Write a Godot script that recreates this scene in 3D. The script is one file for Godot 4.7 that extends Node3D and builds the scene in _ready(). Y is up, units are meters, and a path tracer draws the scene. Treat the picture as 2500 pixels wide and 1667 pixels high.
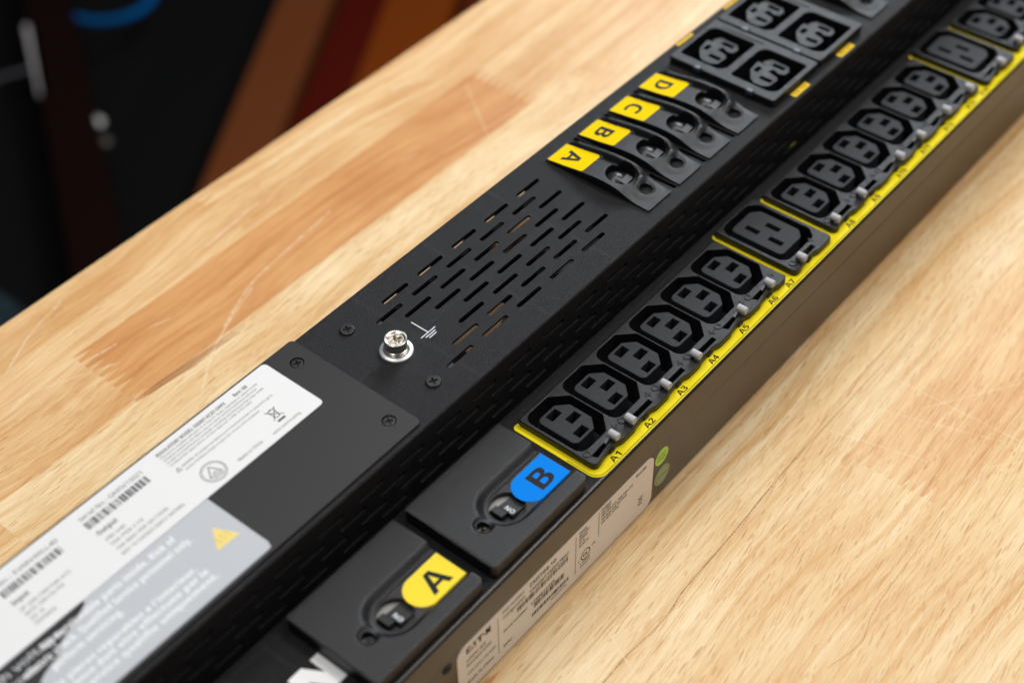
extends Node3D
# Two black rack power strips lying side by side on a maple-coloured workbench top.
# Lengths in the builders are millimetres: x along the strips (away from the camera), z across them, y up
# with y = 0 at the socket faces of the right-hand strip; the bench top is at y = -53 (world height 0).

const TABLE := -53.0
const RT := -3.5          # top of the right-hand strip
const LT := 25.5          # top of the left-hand strip
var rng := RandomNumberGenerator.new()
var org := {}             # node -> origin in millimetres
var names := {}
var mats := {}
var fonts := {}


# ------------------------------------------------------------------ mesh builder
class M:
	var v := PackedVector3Array()
	var n := PackedVector3Array()
	var uv := PackedVector2Array()
	var use_uv := false
	var xf := Transform3D()

	func tri(a: Vector3, b: Vector3, c: Vector3, na: Vector3, nb: Vector3, nc: Vector3) -> void:
		if (c - a).cross(b - a).dot(na + nb + nc) < 0.0:
			var t := b
			b = c
			c = t
			t = nb
			nb = nc
			nc = t
		v.append_array([xf * a, xf * b, xf * c])
		n.append_array([(xf.basis * na).normalized(), (xf.basis * nb).normalized(), (xf.basis * nc).normalized()])

	func quad(a: Vector3, b: Vector3, c: Vector3, d: Vector3, na: Vector3, nb: Vector3, nc: Vector3, nd: Vector3) -> void:
		tri(a, b, c, na, nb, nc)
		tri(a, c, d, na, nc, nd)

	func flat(a: Vector3, b: Vector3, c: Vector3, d: Vector3, nn: Vector3) -> void:
		quad(a, b, c, d, nn, nn, nn, nn)

	func mesh() -> ArrayMesh:
		var a := []
		a.resize(Mesh.ARRAY_MAX)
		var vs := PackedVector3Array()
		vs.resize(v.size())
		for i in v.size():
			vs[i] = v[i] * 0.001
		a[Mesh.ARRAY_VERTEX] = vs
		a[Mesh.ARRAY_NORMAL] = n
		if use_uv:
			var u := PackedVector2Array()
			u.resize(v.size())
			for i in v.size():
				u[i] = Vector2((v[i].x + 160.0) / 600.0, (v[i].z + 280.0) / 480.0)
			a[Mesh.ARRAY_TEX_UV] = u
		var m := ArrayMesh.new()
		m.add_surface_from_arrays(Mesh.PRIMITIVE_TRIANGLES, a)
		return m


# ------------------------------------------------------------------ 2D outlines (x, z)
func rrect(x0: float, z0: float, x1: float, z1: float, r: float, seg := 5) -> PackedVector2Array:
	var p := PackedVector2Array()
	if r <= 0.0:
		return PackedVector2Array([Vector2(x0, z0), Vector2(x1, z0), Vector2(x1, z1), Vector2(x0, z1)])
	for k in 4:
		var c: Vector2 = [Vector2(x1 - r, z0 + r), Vector2(x1 - r, z1 - r), Vector2(x0 + r, z1 - r), Vector2(x0 + r, z0 + r)][k]
		for s in seg + 1:
			var a := -PI / 2 + (k + float(s) / seg) * PI / 2
			p.append(c + Vector2(cos(a), sin(a)) * r)
	return p


func circle(cx: float, cz: float, r: float, seg := 28) -> PackedVector2Array:
	var p := PackedVector2Array()
	for s in seg:
		var a := TAU * s / seg
		p.append(Vector2(cx + cos(a) * r, cz + sin(a) * r))
	return p


func pts(l: Array) -> PackedVector2Array:
	var p := PackedVector2Array()
	for i in range(0, l.size(), 2):
		p.append(Vector2(l[i], l[i + 1]))
	return p


func rounded(p: PackedVector2Array, radii: Array, seg := 4) -> PackedVector2Array:
	var o := PackedVector2Array()
	var c := p.size()
	for i in c:
		var r: float = radii[i]
		var q := p[i]
		if r <= 0.0:
			o.append(q)
			continue
		var d0 := (p[(i + c - 1) % c] - q).normalized()
		var d1 := (p[(i + 1) % c] - q).normalized()
		var half := acos(clampf(d0.dot(d1), -1, 1)) / 2.0
		var t := r / tan(half)
		var a := q + d0 * t
		var b := q + d1 * t
		var ctr := q + (d0 + d1).normalized() * (r / sin(half))
		var a0 := (a - ctr).angle()
		var da := angle_difference(a0, (b - ctr).angle())
		for s in seg + 1:
			o.append(ctr + Vector2.from_angle(a0 + da * s / seg) * r)
	return o


func shift(p: PackedVector2Array, d: Vector2) -> PackedVector2Array:
	var o := PackedVector2Array()
	for q in p:
		o.append(q + d)
	return o


func area2(p: PackedVector2Array) -> float:
	var s := 0.0
	for i in p.size():
		s += p[i].cross(p[(i + 1) % p.size()])
	return s


func inset(p: PackedVector2Array, d: float) -> PackedVector2Array:
	var o := PackedVector2Array()
	var c := p.size()
	for i in c:
		var e0 := (p[i] - p[(i + c - 1) % c]).normalized()
		var e1 := (p[(i + 1) % c] - p[i]).normalized()
		var n0 := Vector2(-e0.y, e0.x)
		var n1 := Vector2(-e1.y, e1.x)
		var m := n0 + n1
		var k := m.dot(n1)
		o.append(p[i] + (m * (d / k) if k > 0.15 else n1 * d))
	return o


func bridge(outer: PackedVector2Array, holes: Array) -> PackedVector2Array:
	var ring := outer.duplicate()
	var left := holes.duplicate()
	left.sort_custom(func(a, b): return _maxx(a) > _maxx(b))
	for h: PackedVector2Array in left:
		var hi := 0
		for i in h.size():
			if h[i].x > h[hi].x:
				hi = i
		var a := h[hi]
		var order := []
		for i in ring.size():
			order.append([a.distance_squared_to(ring[i]), i])
		order.sort_custom(func(x, y): return x[0] < y[0])
		var best := -1
		for k in order.size():
			var b := ring[order[k][1]]
			if b.x < a.x + 0.001 and k < order.size() - 1:
				continue
			if not _crosses(a, b, ring) and _opens(ring, order[k][1], a):
				best = order[k][1]
				break
		if best < 0:
			best = order[0][1]
		var next := PackedVector2Array()
		for i in best + 1:
			next.append(ring[i])
		for i in h.size() + 1:
			next.append(h[(hi + i) % h.size()])
		for i in range(best, ring.size()):
			next.append(ring[i])
		ring = next
	return ring


func _opens(ring: PackedVector2Array, i: int, a: Vector2) -> bool:
	# whether the direction to a lies inside the corner at i
	var p := ring[i]
	var pr := ring[(i + ring.size() - 1) % ring.size()]
	var nx := ring[(i + 1) % ring.size()]
	if (p - pr).cross(nx - p) >= 0.0:
		return (p - pr).cross(a - p) > -1e-9 and (nx - p).cross(a - p) > -1e-9
	return not ((nx - p).cross(a - p) < 0.0 and (p - pr).cross(a - p) < 0.0)


func _maxx(p: PackedVector2Array) -> float:
	var m := -1e9
	for q in p:
		m = maxf(m, q.x)
	return m


func _crosses(a: Vector2, b: Vector2, ring: PackedVector2Array) -> bool:
	for i in ring.size():
		var c := ring[i]
		var d := ring[(i + 1) % ring.size()]
		if c == b or d == b or c == a or d == a:
			continue
		var s := (b - a).cross(c - a)
		var t := (b - a).cross(d - a)
		if absf(s) < 1e-7 and (c - a).dot(b - a) > 0.0 and (c - a).length_squared() < (b - a).length_squared():
			return true
		if s * t < 0.0 and (d - c).cross(a - c) * (d - c).cross(b - c) < 0.0:
			return true
	return false


func earclip(p: PackedVector2Array) -> PackedInt32Array:
	var out := PackedInt32Array()
	var c := p.size()
	var pr := PackedInt32Array()
	var nx := PackedInt32Array()
	for i in c:
		pr.append((i + c - 1) % c)
		nx.append((i + 1) % c)
	var left := c
	var i := 0
	var idle := 0
	while left > 3 and idle <= left * 2:
		var a := p[pr[i]]
		var b := p[i]
		var d := p[nx[i]]
		var cr := (b - a).cross(d - b)
		var ok := cr > 1e-9 or (idle > left and cr > -1e-6)
		if ok and cr > 1e-9:
			var j := nx[nx[i]]
			var tol := -1e-9 if idle <= left else 1e-4
			var x0 := minf(a.x, minf(b.x, d.x))
			var x1 := maxf(a.x, maxf(b.x, d.x))
			while j != pr[i]:
				var q := p[j]
				if q.x >= x0 and q.x <= x1 and q != a and q != b and q != d:
					if (b - a).cross(q - a) >= tol and (d - b).cross(q - b) >= tol and (a - d).cross(q - d) >= tol:
						ok = false
						break
				j = nx[j]
		if ok:
			if cr > 1e-9:
				out.append_array([pr[i], i, nx[i]])
			nx[pr[i]] = nx[i]
			pr[nx[i]] = pr[i]
			left -= 1
			idle = 0
			i = pr[i]
		else:
			idle += 1
			i = nx[i]
	if left == 3:
		out.append_array([pr[i], i, nx[i]])
	elif left > 3:
		push_warning("ear clipping left %d corners" % left)
	return out


# A slab with holes: chamfered top edges, walls down to yb.
func plate(m: M, outer: PackedVector2Array, holes: Array, yt: float, yb: float, b := 0.3, bottom := false) -> void:
	var o := outer.duplicate()
	if area2(o) < 0:
		o.reverse()
	var loops := [o]
	for h: PackedVector2Array in holes:
		var q := h.duplicate()
		if area2(q) > 0:
			q.reverse()
		loops.append(q)
	var tops := []
	for l in loops:
		tops.append(inset(l, b) if b > 0.0 else l)
	var ring := bridge(tops[0], tops.slice(1))
	var ix := earclip(ring)
	for k in range(0, ix.size(), 3):
		var t0 := ring[ix[k]]
		var t1 := ring[ix[k + 1]]
		var t2 := ring[ix[k + 2]]
		m.tri(Vector3(t0.x, yt, t0.y), Vector3(t1.x, yt, t1.y), Vector3(t2.x, yt, t2.y), Vector3.UP, Vector3.UP, Vector3.UP)
		if bottom:
			m.tri(Vector3(t0.x, yb, t0.y), Vector3(t1.x, yb, t1.y), Vector3(t2.x, yb, t2.y), Vector3.DOWN, Vector3.DOWN, Vector3.DOWN)
	for li in loops.size():
		var l: PackedVector2Array = loops[li]
		var t: PackedVector2Array = tops[li]
		var c := l.size()
		var en := PackedVector2Array()
		for i in c:
			var e := (l[(i + 1) % c] - l[i]).normalized()
			en.append(Vector2(e.y, -e.x))
		for i in c:
			var j := (i + 1) % c
			var na := en[i]
			var nb := en[i]
			if en[i].dot(en[(i + c - 1) % c]) > 0.62:
				na = (en[i] + en[(i + c - 1) % c]).normalized()
			if en[i].dot(en[j]) > 0.62:
				nb = (en[i] + en[j]).normalized()
			var n0 := Vector3(na.x, 0, na.y)
			var n1 := Vector3(nb.x, 0, nb.y)
			var a := Vector3(l[i].x, yt - b, l[i].y)
			var d := Vector3(l[j].x, yt - b, l[j].y)
			if b > 0.0:
				m.quad(Vector3(t[i].x, yt, t[i].y), Vector3(t[j].x, yt, t[j].y), d, a, Vector3.UP, Vector3.UP, n1, n0)
			m.quad(a, d, Vector3(d.x, yb, d.z), Vector3(a.x, yb, a.z), n0, n1, n1, n0)


func box(m: M, a: Vector3, b: Vector3, bev := 0.3) -> void:
	plate(m, rrect(a.x, a.z, b.x, b.z, 0.0), [], b.y, a.y, bev, true)


# profile of (radius, y) turned about the vertical through c
func lathe(m: M, c: Vector3, prof: PackedVector2Array, seg := 32, smooth := 0.5) -> void:
	var k := prof.size() - 1
	var ns := PackedVector2Array()
	for i in k:
		var e := (prof[i + 1] - prof[i]).normalized()
		ns.append(Vector2(e.y, -e.x))
	for i in k:
		var na := ns[i]
		var nb := ns[i]
		if i > 0 and ns[i].dot(ns[i - 1]) > smooth:
			na = (ns[i] + ns[i - 1]).normalized()
		if i < k - 1 and ns[i].dot(ns[i + 1]) > smooth:
			nb = (ns[i] + ns[i + 1]).normalized()
		for s in seg:
			var d0 := Vector2.from_angle(TAU * s / seg)
			var d1 := Vector2.from_angle(TAU * (s + 1) / seg)
			var p := func(d: Vector2, q: Vector2) -> Vector3: return c + Vector3(d.x * q.x, q.y, d.y * q.x)
			var nn := func(d: Vector2, q: Vector2) -> Vector3: return Vector3(d.x * q.x, q.y, d.y * q.x)
			m.quad(p.call(d0, prof[i]), p.call(d1, prof[i]), p.call(d1, prof[i + 1]), p.call(d0, prof[i + 1]), nn.call(d0, na), nn.call(d1, na), nn.call(d1, nb), nn.call(d0, nb))


# profile of (z, y) swept along x
func sweep(m: M, prof: PackedVector2Array, x0: float, x1: float, smooth := 0.6) -> void:
	var k := prof.size() - 1
	var ns := PackedVector2Array()
	for i in k:
		var e := (prof[i + 1] - prof[i]).normalized()
		ns.append(Vector2(-e.y, e.x))
	for i in k:
		var na := ns[i]
		var nb := ns[i]
		if i > 0 and ns[i].dot(ns[i - 1]) > smooth:
			na = (ns[i] + ns[i - 1]).normalized()
		if i < k - 1 and ns[i].dot(ns[i + 1]) > smooth:
			nb = (ns[i] + ns[i + 1]).normalized()
		var n0 := Vector3(0, na.y, na.x)
		var n1 := Vector3(0, nb.y, nb.x)
		m.quad(Vector3(x0, prof[i].y, prof[i].x), Vector3(x1, prof[i].y, prof[i].x), Vector3(x1, prof[i + 1].y, prof[i + 1].x), Vector3(x0, prof[i + 1].y, prof[i + 1].x), n0, n0, n1, n1)


func tube(m: M, path: Array, r: float, seg := 10) -> void:
	var k := path.size()
	var rings := []
	for i in k:
		var d: Vector3 = (path[mini(i + 1, k - 1)] - path[maxi(i - 1, 0)]).normalized()
		var s := d.cross(Vector3.UP if absf(d.y) < 0.9 else Vector3.RIGHT).normalized()
		var u := s.cross(d)
		var ring := []
		for j in seg:
			var a := TAU * j / seg
			ring.append(s * cos(a) + u * sin(a))
		rings.append(ring)
	for i in k - 1:
		for j in seg:
			var q := (j + 1) % seg
			m.quad(path[i] + rings[i][j] * r, path[i] + rings[i][q] * r, path[i + 1] + rings[i + 1][q] * r, path[i + 1] + rings[i + 1][j] * r, rings[i][j], rings[i][q], rings[i + 1][q], rings[i + 1][j])
	for e in [[0, 1], [k - 1, k - 2]]:
		var nn: Vector3 = (path[e[0]] - path[e[1]]).normalized()
		for j in seg:
			m.tri(path[e[0]], path[e[0]] + rings[e[0]][j] * r, path[e[0]] + rings[e[0]][(j + 1) % seg] * r, nn, nn, nn)


func curve(l: Array, steps := 8) -> Array:
	var o := []
	var k := l.size()
	for i in k - 1:
		for s in steps:
			o.append(l[i].cubic_interpolate(l[i + 1], l[maxi(i - 1, 0)], l[mini(i + 2, k - 1)], float(s) / steps))
	o.append(l[k - 1])
	return o


# top surface y = f(x, z) over an outline with holes, walls down to yb
func shaped_top(m: M, outer: PackedVector2Array, holes: Array, f: Callable, step: float, yb: float, hole_yb: float) -> void:
	var o := outer
	if area2(o) < 0:
		o = o.duplicate()
		o.reverse()
	var p := PackedVector2Array()
	var lo := o[0]
	var hi := o[0]
	for q in o:
		lo = lo.min(q)
		hi = hi.max(q)
	var edge := PackedVector2Array()
	for i in o.size():
		var a := o[i]
		var b := o[(i + 1) % o.size()]
		var c := maxi(1, int(a.distance_to(b) / step))
		for s in c:
			edge.append(a.lerp(b, float(s) / c))
	p.append_array(edge)
	for h in holes:
		p.append_array(h)
	var z := lo.y + step * 0.7
	var odd := 0
	while z < hi.y - step * 0.4:
		var x := lo.x + step * (0.7 if odd == 0 else 1.2)
		odd = 1 - odd
		while x < hi.x - step * 0.4:
			var q := Vector2(x, z)
			var free := Geometry2D.is_point_in_polygon(q, o)
			if free:
				for h: PackedVector2Array in holes:
					for hq in h:
						if hq.distance_squared_to(q) < step * step * 0.3:
							free = false
					if Geometry2D.is_point_in_polygon(q, h):
						free = false
			if free:
				for e in edge:
					if e.distance_squared_to(q) < step * step * 0.16:
						free = false
			if free:
				p.append(q)
			x += step
		z += step * 0.87
	var ix := Geometry2D.triangulate_delaunay(p)
	var h3 := PackedVector3Array()
	var nr := PackedVector3Array()
	for q in p:
		h3.append(Vector3(q.x, f.call(q.x, q.y), q.y))
		var e := 0.25
		nr.append(Vector3(f.call(q.x - e, q.y) - f.call(q.x + e, q.y), 2 * e, f.call(q.x, q.y - e) - f.call(q.x, q.y + e)).normalized())
	for k in range(0, ix.size(), 3):
		var c := (p[ix[k]] + p[ix[k + 1]] + p[ix[k + 2]]) / 3.0
		var keep := Geometry2D.is_point_in_polygon(c, o)
		for h: PackedVector2Array in holes:
			if Geometry2D.is_point_in_polygon(c, h):
				keep = false
		if keep:
			m.tri(h3[ix[k]], h3[ix[k + 1]], h3[ix[k + 2]], nr[ix[k]], nr[ix[k + 1]], nr[ix[k + 2]])
	for l in [edge] + holes:
		var inner: bool = l != edge
		var c: int = l.size()
		for i in c:
			var a: Vector2 = l[i]
			var b: Vector2 = l[(i + 1) % c]
			var e := (b - a).normalized()
			var nn := Vector3(e.y, 0, -e.x) * (-1.0 if inner else 1.0)
			var y0: float = hole_yb if inner else yb
			m.flat(Vector3(a.x, f.call(a.x, a.y), a.y), Vector3(b.x, f.call(b.x, b.y), b.y), Vector3(b.x, y0, b.y), Vector3(a.x, y0, a.y), nn)


# ------------------------------------------------------------------ lettering
func font(bold: bool, face := "Droid Sans") -> Array:
	var key := [bold, face]
	if not fonts.has(key):
		var f := SystemFont.new()
		f.font_names = PackedStringArray([face])
		f.font_weight = 700 if bold else 400
		var b := _glyphs("H", f)
		fonts[key] = [f, b.get_aabb().position.y, b.get_aabb().size.y]
	return fonts[key]


func _glyphs(s: String, f: Font) -> TextMesh:
	var t := TextMesh.new()
	t.text = s
	t.font = f
	t.font_size = 48
	t.pixel_size = 1.0
	t.depth = 0.0
	t.curve_step = 3.0
	t.horizontal_alignment = HORIZONTAL_ALIGNMENT_LEFT
	return t


# flat letters: capitals cap mm high, baseline from at along right; width > 0 stretches the line to that length; centred shifts it back by half
func write(m: M, s: String, cap: float, at: Vector3, right: Vector3, up: Vector3, width := 0.0, bold := false, centred := false) -> void:
	var f := font(bold)
	var t := _glyphs(s, f[0])
	var box_ := t.get_aabb()
	if box_.size.x <= 0.0:
		return
	var ky: float = cap / f[2]
	var kx := width / box_.size.x if width > 0.0 else ky
	var o := at - right * (box_.size.x * kx * 0.5 if centred else 0.0)
	var nn := right.cross(up)
	var a := t.surface_get_arrays(0)
	var vs: PackedVector3Array = a[Mesh.ARRAY_VERTEX]
	var ix: PackedInt32Array = a[Mesh.ARRAY_INDEX]
	for k in range(0, ix.size(), 3):
		var q := []
		for i in 3:
			var p := vs[ix[k + i]]
			q.append(o + right * ((p.x - box_.position.x) * kx) + up * ((p.y - f[1]) * ky))
		m.tri(q[0], q[1], q[2], nn, nn, nn)


func rule(m: M, a: Vector3, b: Vector3, w: float, nn: Vector3) -> void:
	var s := (b - a).cross(nn).normalized() * w * 0.5
	m.flat(a - s, b - s, b + s, a + s, nn)


func ring(m: M, c: Vector3, right: Vector3, up: Vector3, r: float, w: float, seg := 36) -> void:
	var nn := right.cross(up)
	for i in seg:
		var a := TAU * i / seg
		var b := TAU * (i + 1) / seg
		var d0 := right * cos(a) + up * sin(a)
		var d1 := right * cos(b) + up * sin(b)
		m.flat(c + d0 * (r - w / 2), c + d1 * (r - w / 2), c + d1 * (r + w / 2), c + d0 * (r + w / 2), nn)


func barcode(m: M, a: Vector3, right: Vector3, up: Vector3, w: float, h: float, unit := 0.36) -> void:
	var x := 0.0
	var nn := right.cross(up)
	while x < w:
		var bw: float = unit * [1, 1, 2, 3][rng.randi() % 4]
		bw = minf(bw, w - x)
		m.flat(a + right * x, a + right * (x + bw), a + right * (x + bw) + up * h, a + right * x + up * h, nn)
		x += bw + unit * [1, 1, 2, 2][rng.randi() % 4]


func bin_symbol(m: M, c: Vector3, right: Vector3, up: Vector3, s: float) -> void:
	var nn := right.cross(up)
	var p := func(x: float, y: float) -> Vector3: return c + right * (x * s) + up * (y * s)
	for l in [[-0.32, 0.5, 0.32, 0.5], [-0.28, 0.42, -0.18, -0.38], [0.28, 0.42, 0.18, -0.38], [-0.18, -0.38, 0.18, -0.38], [-0.5, 0.62, 0.5, -0.5], [0.5, 0.62, -0.5, -0.5], [-0.1, 0.56, 0.1, 0.56]]:
		rule(m, p.call(l[0], l[1]), p.call(l[2], l[3]), s * 0.07, nn)
	rule(m, p.call(-0.36, -0.75), p.call(0.36, -0.75), s * 0.2, nn)


# ------------------------------------------------------------------ nodes
func numbered(called: String) -> String:
	names[called] = names.get(called, 0) + 1
	return called if names[called] == 1 else "%s_%03d" % [called, names[called] - 1]


func thing(called: String, label: String, category: String, at: Vector3, group := "") -> Node3D:
	var o := Node3D.new()
	o.name = numbered(called)
	o.position = (at - Vector3(0, TABLE, 0)) * 0.001
	org[o] = at
	o.set_meta("label", label)
	o.set_meta("category", category)
	if group:
		o.set_meta("group", group)
	add_child(o)
	return o


# a part whose mesh is given where it stands, or (with at) in its own millimetres and set down at at
func part(called: String, m, mat: Material, parent: Node3D, at = null, turn := 0.0) -> MeshInstance3D:
	var o := MeshInstance3D.new()
	o.name = called
	o.mesh = m.mesh() if m is M else m
	o.material_override = mat
	parent.add_child(o, true)
	if at == null:
		o.position = -org[parent] * 0.001
		org[o] = Vector3.ZERO
	else:
		o.position = (at - org[parent]) * 0.001
		o.rotation.y = turn
		org[o] = at
	return o


func mat(called: String, c: Color, rough: float, metal := 0.0, spec := 0.5, grain := 0.0, grain_mm := 30.0) -> StandardMaterial3D:
	if mats.has(called):
		return mats[called]
	var m := StandardMaterial3D.new()
	m.resource_name = called
	m.albedo_color = c
	m.roughness = rough
	m.metallic = metal
	m.metallic_specular = spec
	if grain > 0.0:
		m.normal_enabled = true
		m.normal_texture = grain_texture()
		m.normal_scale = grain
		m.uv1_triplanar = true
		m.uv1_scale = Vector3.ONE * (1000.0 / grain_mm)
	mats[called] = m
	return m


var _grain: ImageTexture
func grain_texture() -> ImageTexture:
	if _grain == null:
		var f := FastNoiseLite.new()
		f.seed = 7
		f.noise_type = FastNoiseLite.TYPE_SIMPLEX
		f.frequency = 0.16
		f.fractal_octaves = 2
		var im := f.get_seamless_image(512, 512)
		im.convert(Image.FORMAT_RGBA8)
		im.bump_map_to_normal_map(3.0)
		_grain = ImageTexture.create_from_image(im)
	return _grain


# ------------------------------------------------------------------ wood
const ROWS := [
	[-279.5, -236.6, [-430.0, 40.0, 520.0]], [-236.6, -191.6, [-75.0, 214.0, 700.0]], [-191.6, -146.6, [-310.0, 250.0, 760.0]], [-146.6, -101.6, [-180.0, 420.0]],
	[-101.6, -56.6, [60.0, 610.0]], [-56.6, -11.6, [-220.0, 330.0]], [-11.6, 33.4, [-90.0, 480.0]], [33.4, 79.6, [-260.0, 330.0]],
	[79.6, 126.6, [-330.0, 101.0, 560.0]], [126.6, 171.6, [-60.0, 395.0]], [171.6, 216.6, [-260.0, 180.0, 640.0]], [216.6, 262.0, [20.0, 500.0]], [262.0, 306.0, [-200.0, 320.0]],
]
const TONES := [  # light, deep
	[Color8(250, 228, 186), Color8(228, 188, 134)], [Color8(245, 215, 167), Color8(216, 167, 110)], [Color8(229, 175, 117), Color8(204, 141, 85)], [Color8(246, 215, 166), Color8(220, 170, 114)],
]


func tone_of(row: int, piece: int) -> int:
	var fixed := {"0:1": 3, "0:2": 3, "1:0": 3, "1:1": 2, "1:2": 1, "2:1": 0, "2:2": 1, "7:1": 0, "7:2": 0, "8:1": 0, "8:2": 3, "9:1": 0, "9:2": 0, "10:1": 0}
	return fixed.get("%d:%d" % [row, piece], (row * 7 + piece * 3) % 4)


func noise_bytes(w: int, h: int, sw: int, sh: int, freq: float, sd: int, oct := 3) -> PackedByteArray:
	var f := FastNoiseLite.new()
	f.seed = sd
	f.noise_type = FastNoiseLite.TYPE_SIMPLEX_SMOOTH
	f.frequency = freq
	f.fractal_octaves = oct
	var im := f.get_image(sw, sh)
	im.convert(Image.FORMAT_L8)
	im.resize(w, h, Image.INTERPOLATE_CUBIC)
	return im.get_data()


func wood_texture() -> ImageTexture:
	var w := 2048
	var h := 1638
	var k := 3.4133
	var slow := noise_bytes(w, h, 96, h, 0.014, 11, 2)
	var rings := noise_bytes(w, h, 64, h, 0.05, 12, 3)
	var fib := noise_bytes(w, h, 128, h, 0.26, 13, 2)
	var big := noise_bytes(w, h, 96, 77, 0.07, 14, 3)
	var warp := noise_bytes(w, h, 48, 39, 0.05, 15, 2)
	var d := PackedByteArray()
	d.resize(w * h * 3)
	for y in h:
		var z := y / k - 280.0
		var row := 0
		while row < ROWS.size() - 1 and z > ROWS[row][1]:
			row += 1
		var joints: Array = ROWS[row][2]
		var x0 := 0
		for piece in joints.size() + 1:
			var x1: int = w
			if piece < joints.size():
				var u := fposmod((z - ROWS[row][0]) / (ROWS[row][1] - ROWS[row][0]) * 9.0, 1.0)
				var tooth := maxf(-1.0, 9.0 - absf(u - 0.5) / 0.32 * 10.0)
				x1 = clampi(int((joints[piece] + tooth + 160.0) * k), 0, w)
			var tn: Array = TONES[tone_of(row, piece)]
			var l: Color = tn[0]
			var e: Color = tn[1]
			var lr := l.r * 255.0
			var lg := l.g * 255.0
			var lb := l.b * 255.0
			var er := e.r * 255.0 - lr
			var eg := e.g * 255.0 - lg
			var eb := e.b * 255.0 - lb
			var jump := (row * 3 + piece) * 173
			for x in range(x0, x1):
				var at := y * w + x
				var yy := posmod(y + jump + (warp[at] - 128) / 4, h) * w + x
				var r := float(rings[yy])
				var t: float = (float(slow[yy]) * 0.75 + r * 0.6 + float(fib[yy]) * 0.62 + float(big[at]) * 0.5 - 172.0) / 250.0
				t = clampf(t, -0.15, 1.25)
				if r > 176.0:
					t += (r - 176.0) * 0.006
				var o := at * 3
				d[o] = clampi(int(lr + er * t), 0, 255)
				d[o + 1] = clampi(int(lg + eg * t), 0, 255)
				d[o + 2] = clampi(int(lb + eb * t), 0, 255)
			x0 = x1
			if x0 >= w:
				break
	# pores: short dark dashes along the grain, thick in some places and missing in others
	for i in 30000:
		var x := rng.randf() * w
		var y := rng.randf() * h
		var z := y / k - 280.0
		var at := int(y) * w + int(x)
		var dens := float(big[at]) / 255.0 + (0.22 if z > 30.0 else (0.12 if z > -192.0 or (x < 270.0 and z > -225.0) else -0.28))
		if rng.randf() > dens * 1.25 - 0.2:
			continue
		var len := rng.randf_range(8.0, 30.0)
		var deep := rng.randf_range(0.12, 0.42) if rng.randf() < 0.8 else rng.randf_range(0.4, 0.75)
		var lean := (float(warp[at]) - 128.0) / 128.0 * 0.14 + (0.07 if z > 0 else 0.05)
		stroke(d, w, h, x, y, len, lean, Color8(186, 122, 62) if rng.randf() < 0.85 else Color8(146, 90, 48), deep, 1.0)
	for i in 2600:   # long faint hair lines
		var x := rng.randf() * w
		var y := rng.randf() * h
		stroke(d, w, h, x, y, rng.randf_range(40, 260), rng.randf_range(-0.01, 0.08), Color8(190, 134, 78), rng.randf_range(0.08, 0.4), 1.0)
	# the dark wavy check in the right-hand boards and a dark streak beside the left joint
	var crack := curve([Vector2(-110, 66.2), Vector2(-61, 65.9), Vector2(-46, 65.6), Vector2(-31, 66.8), Vector2(-17, 66.9), Vector2(-4, 65.2), Vector2(29, 64.6), Vector2(59, 63.5), Vector2(78, 62.9), Vector2(110, 63.2), Vector2(160, 64.0)], 30)
	for i in crack.size() - 1:
		line(d, w, h, crack[i], crack[i + 1], Color8(128, 78, 46), 0.62 if crack[i].x < 85 else 0.3, 2.0)
	for j in 26:
		var zz := -189.6 - rng.randf() * 3.2
		line(d, w, h, Vector2(-77 + rng.randf() * 14, zz), Vector2(-45 + rng.randf() * 40, zz + 2.6 + rng.randf()), Color8(146, 88, 46), 0.2, 2.0)
	var c2 := curve([Vector2(0, 130.3), Vector2(19, 134.4), Vector2(37, 130.6), Vector2(80, 129.0)], 20)
	for i in c2.size() - 1:
		line(d, w, h, c2[i], c2[i + 1], Color8(150, 96, 54), 0.4, 1.4)
	# scratches worn pale into the varnish
	for s in [[-102, -253, -78, -265, -55, -271], [-119, -235, -100, -232, -64, -216], [-41, -223.5, -29, -220], [-71, -229, -57, -227], [-52, -173, -27, -190, 11, -205], [-18, -195, 8.6, -206, 29, -210, 77, -215], [205, -232.5, 177, -193], [17, -245.5, 58, -250], [145, -265, 83, -268], [175, -264, 200, -252], [130, -214, 141, -211], [120, -262, 60, -246],
			[132, 75, 153, 138], [154, 66.5, 155, 137], [146, 92, 189, 120], [44, 29.4, 55, 38, 70, 38.4], [107, 62.7, 119, 109], [130, 129, 146, 142], [-8, 46, 12, 60, 18, 74], [-40, 52, -52, 78], [-30, 40, -66, 62], [90, 40, 60, 78], [150, 150, 190, 128]]:
		var l := []
		for i in range(0, s.size(), 2):
			l.append(Vector2(s[i], s[i + 1]))
		l = curve(l, 12)
		var a := rng.randf_range(0.34, 0.7)
		for i in l.size() - 1:
			line(d, w, h, l[i], l[i + 1], Color8(250, 234, 212), a * rng.randf_range(0.5, 1.2), 3.4 if l[0].y < 0 else 1.5)
	var im := Image.create_from_data(w, h, false, Image.FORMAT_RGB8, d)
	return ImageTexture.create_from_image(im)


func dab(d: PackedByteArray, w: int, h: int, x: int, y: int, c: Color, a: float) -> void:
	if x < 0 or y < 0 or x >= w or y >= h:
		return
	var o := (y * w + x) * 3
	d[o] = int(lerpf(d[o], c.r * 255.0, a))
	d[o + 1] = int(lerpf(d[o + 1], c.g * 255.0, a))
	d[o + 2] = int(lerpf(d[o + 2], c.b * 255.0, a))


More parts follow.
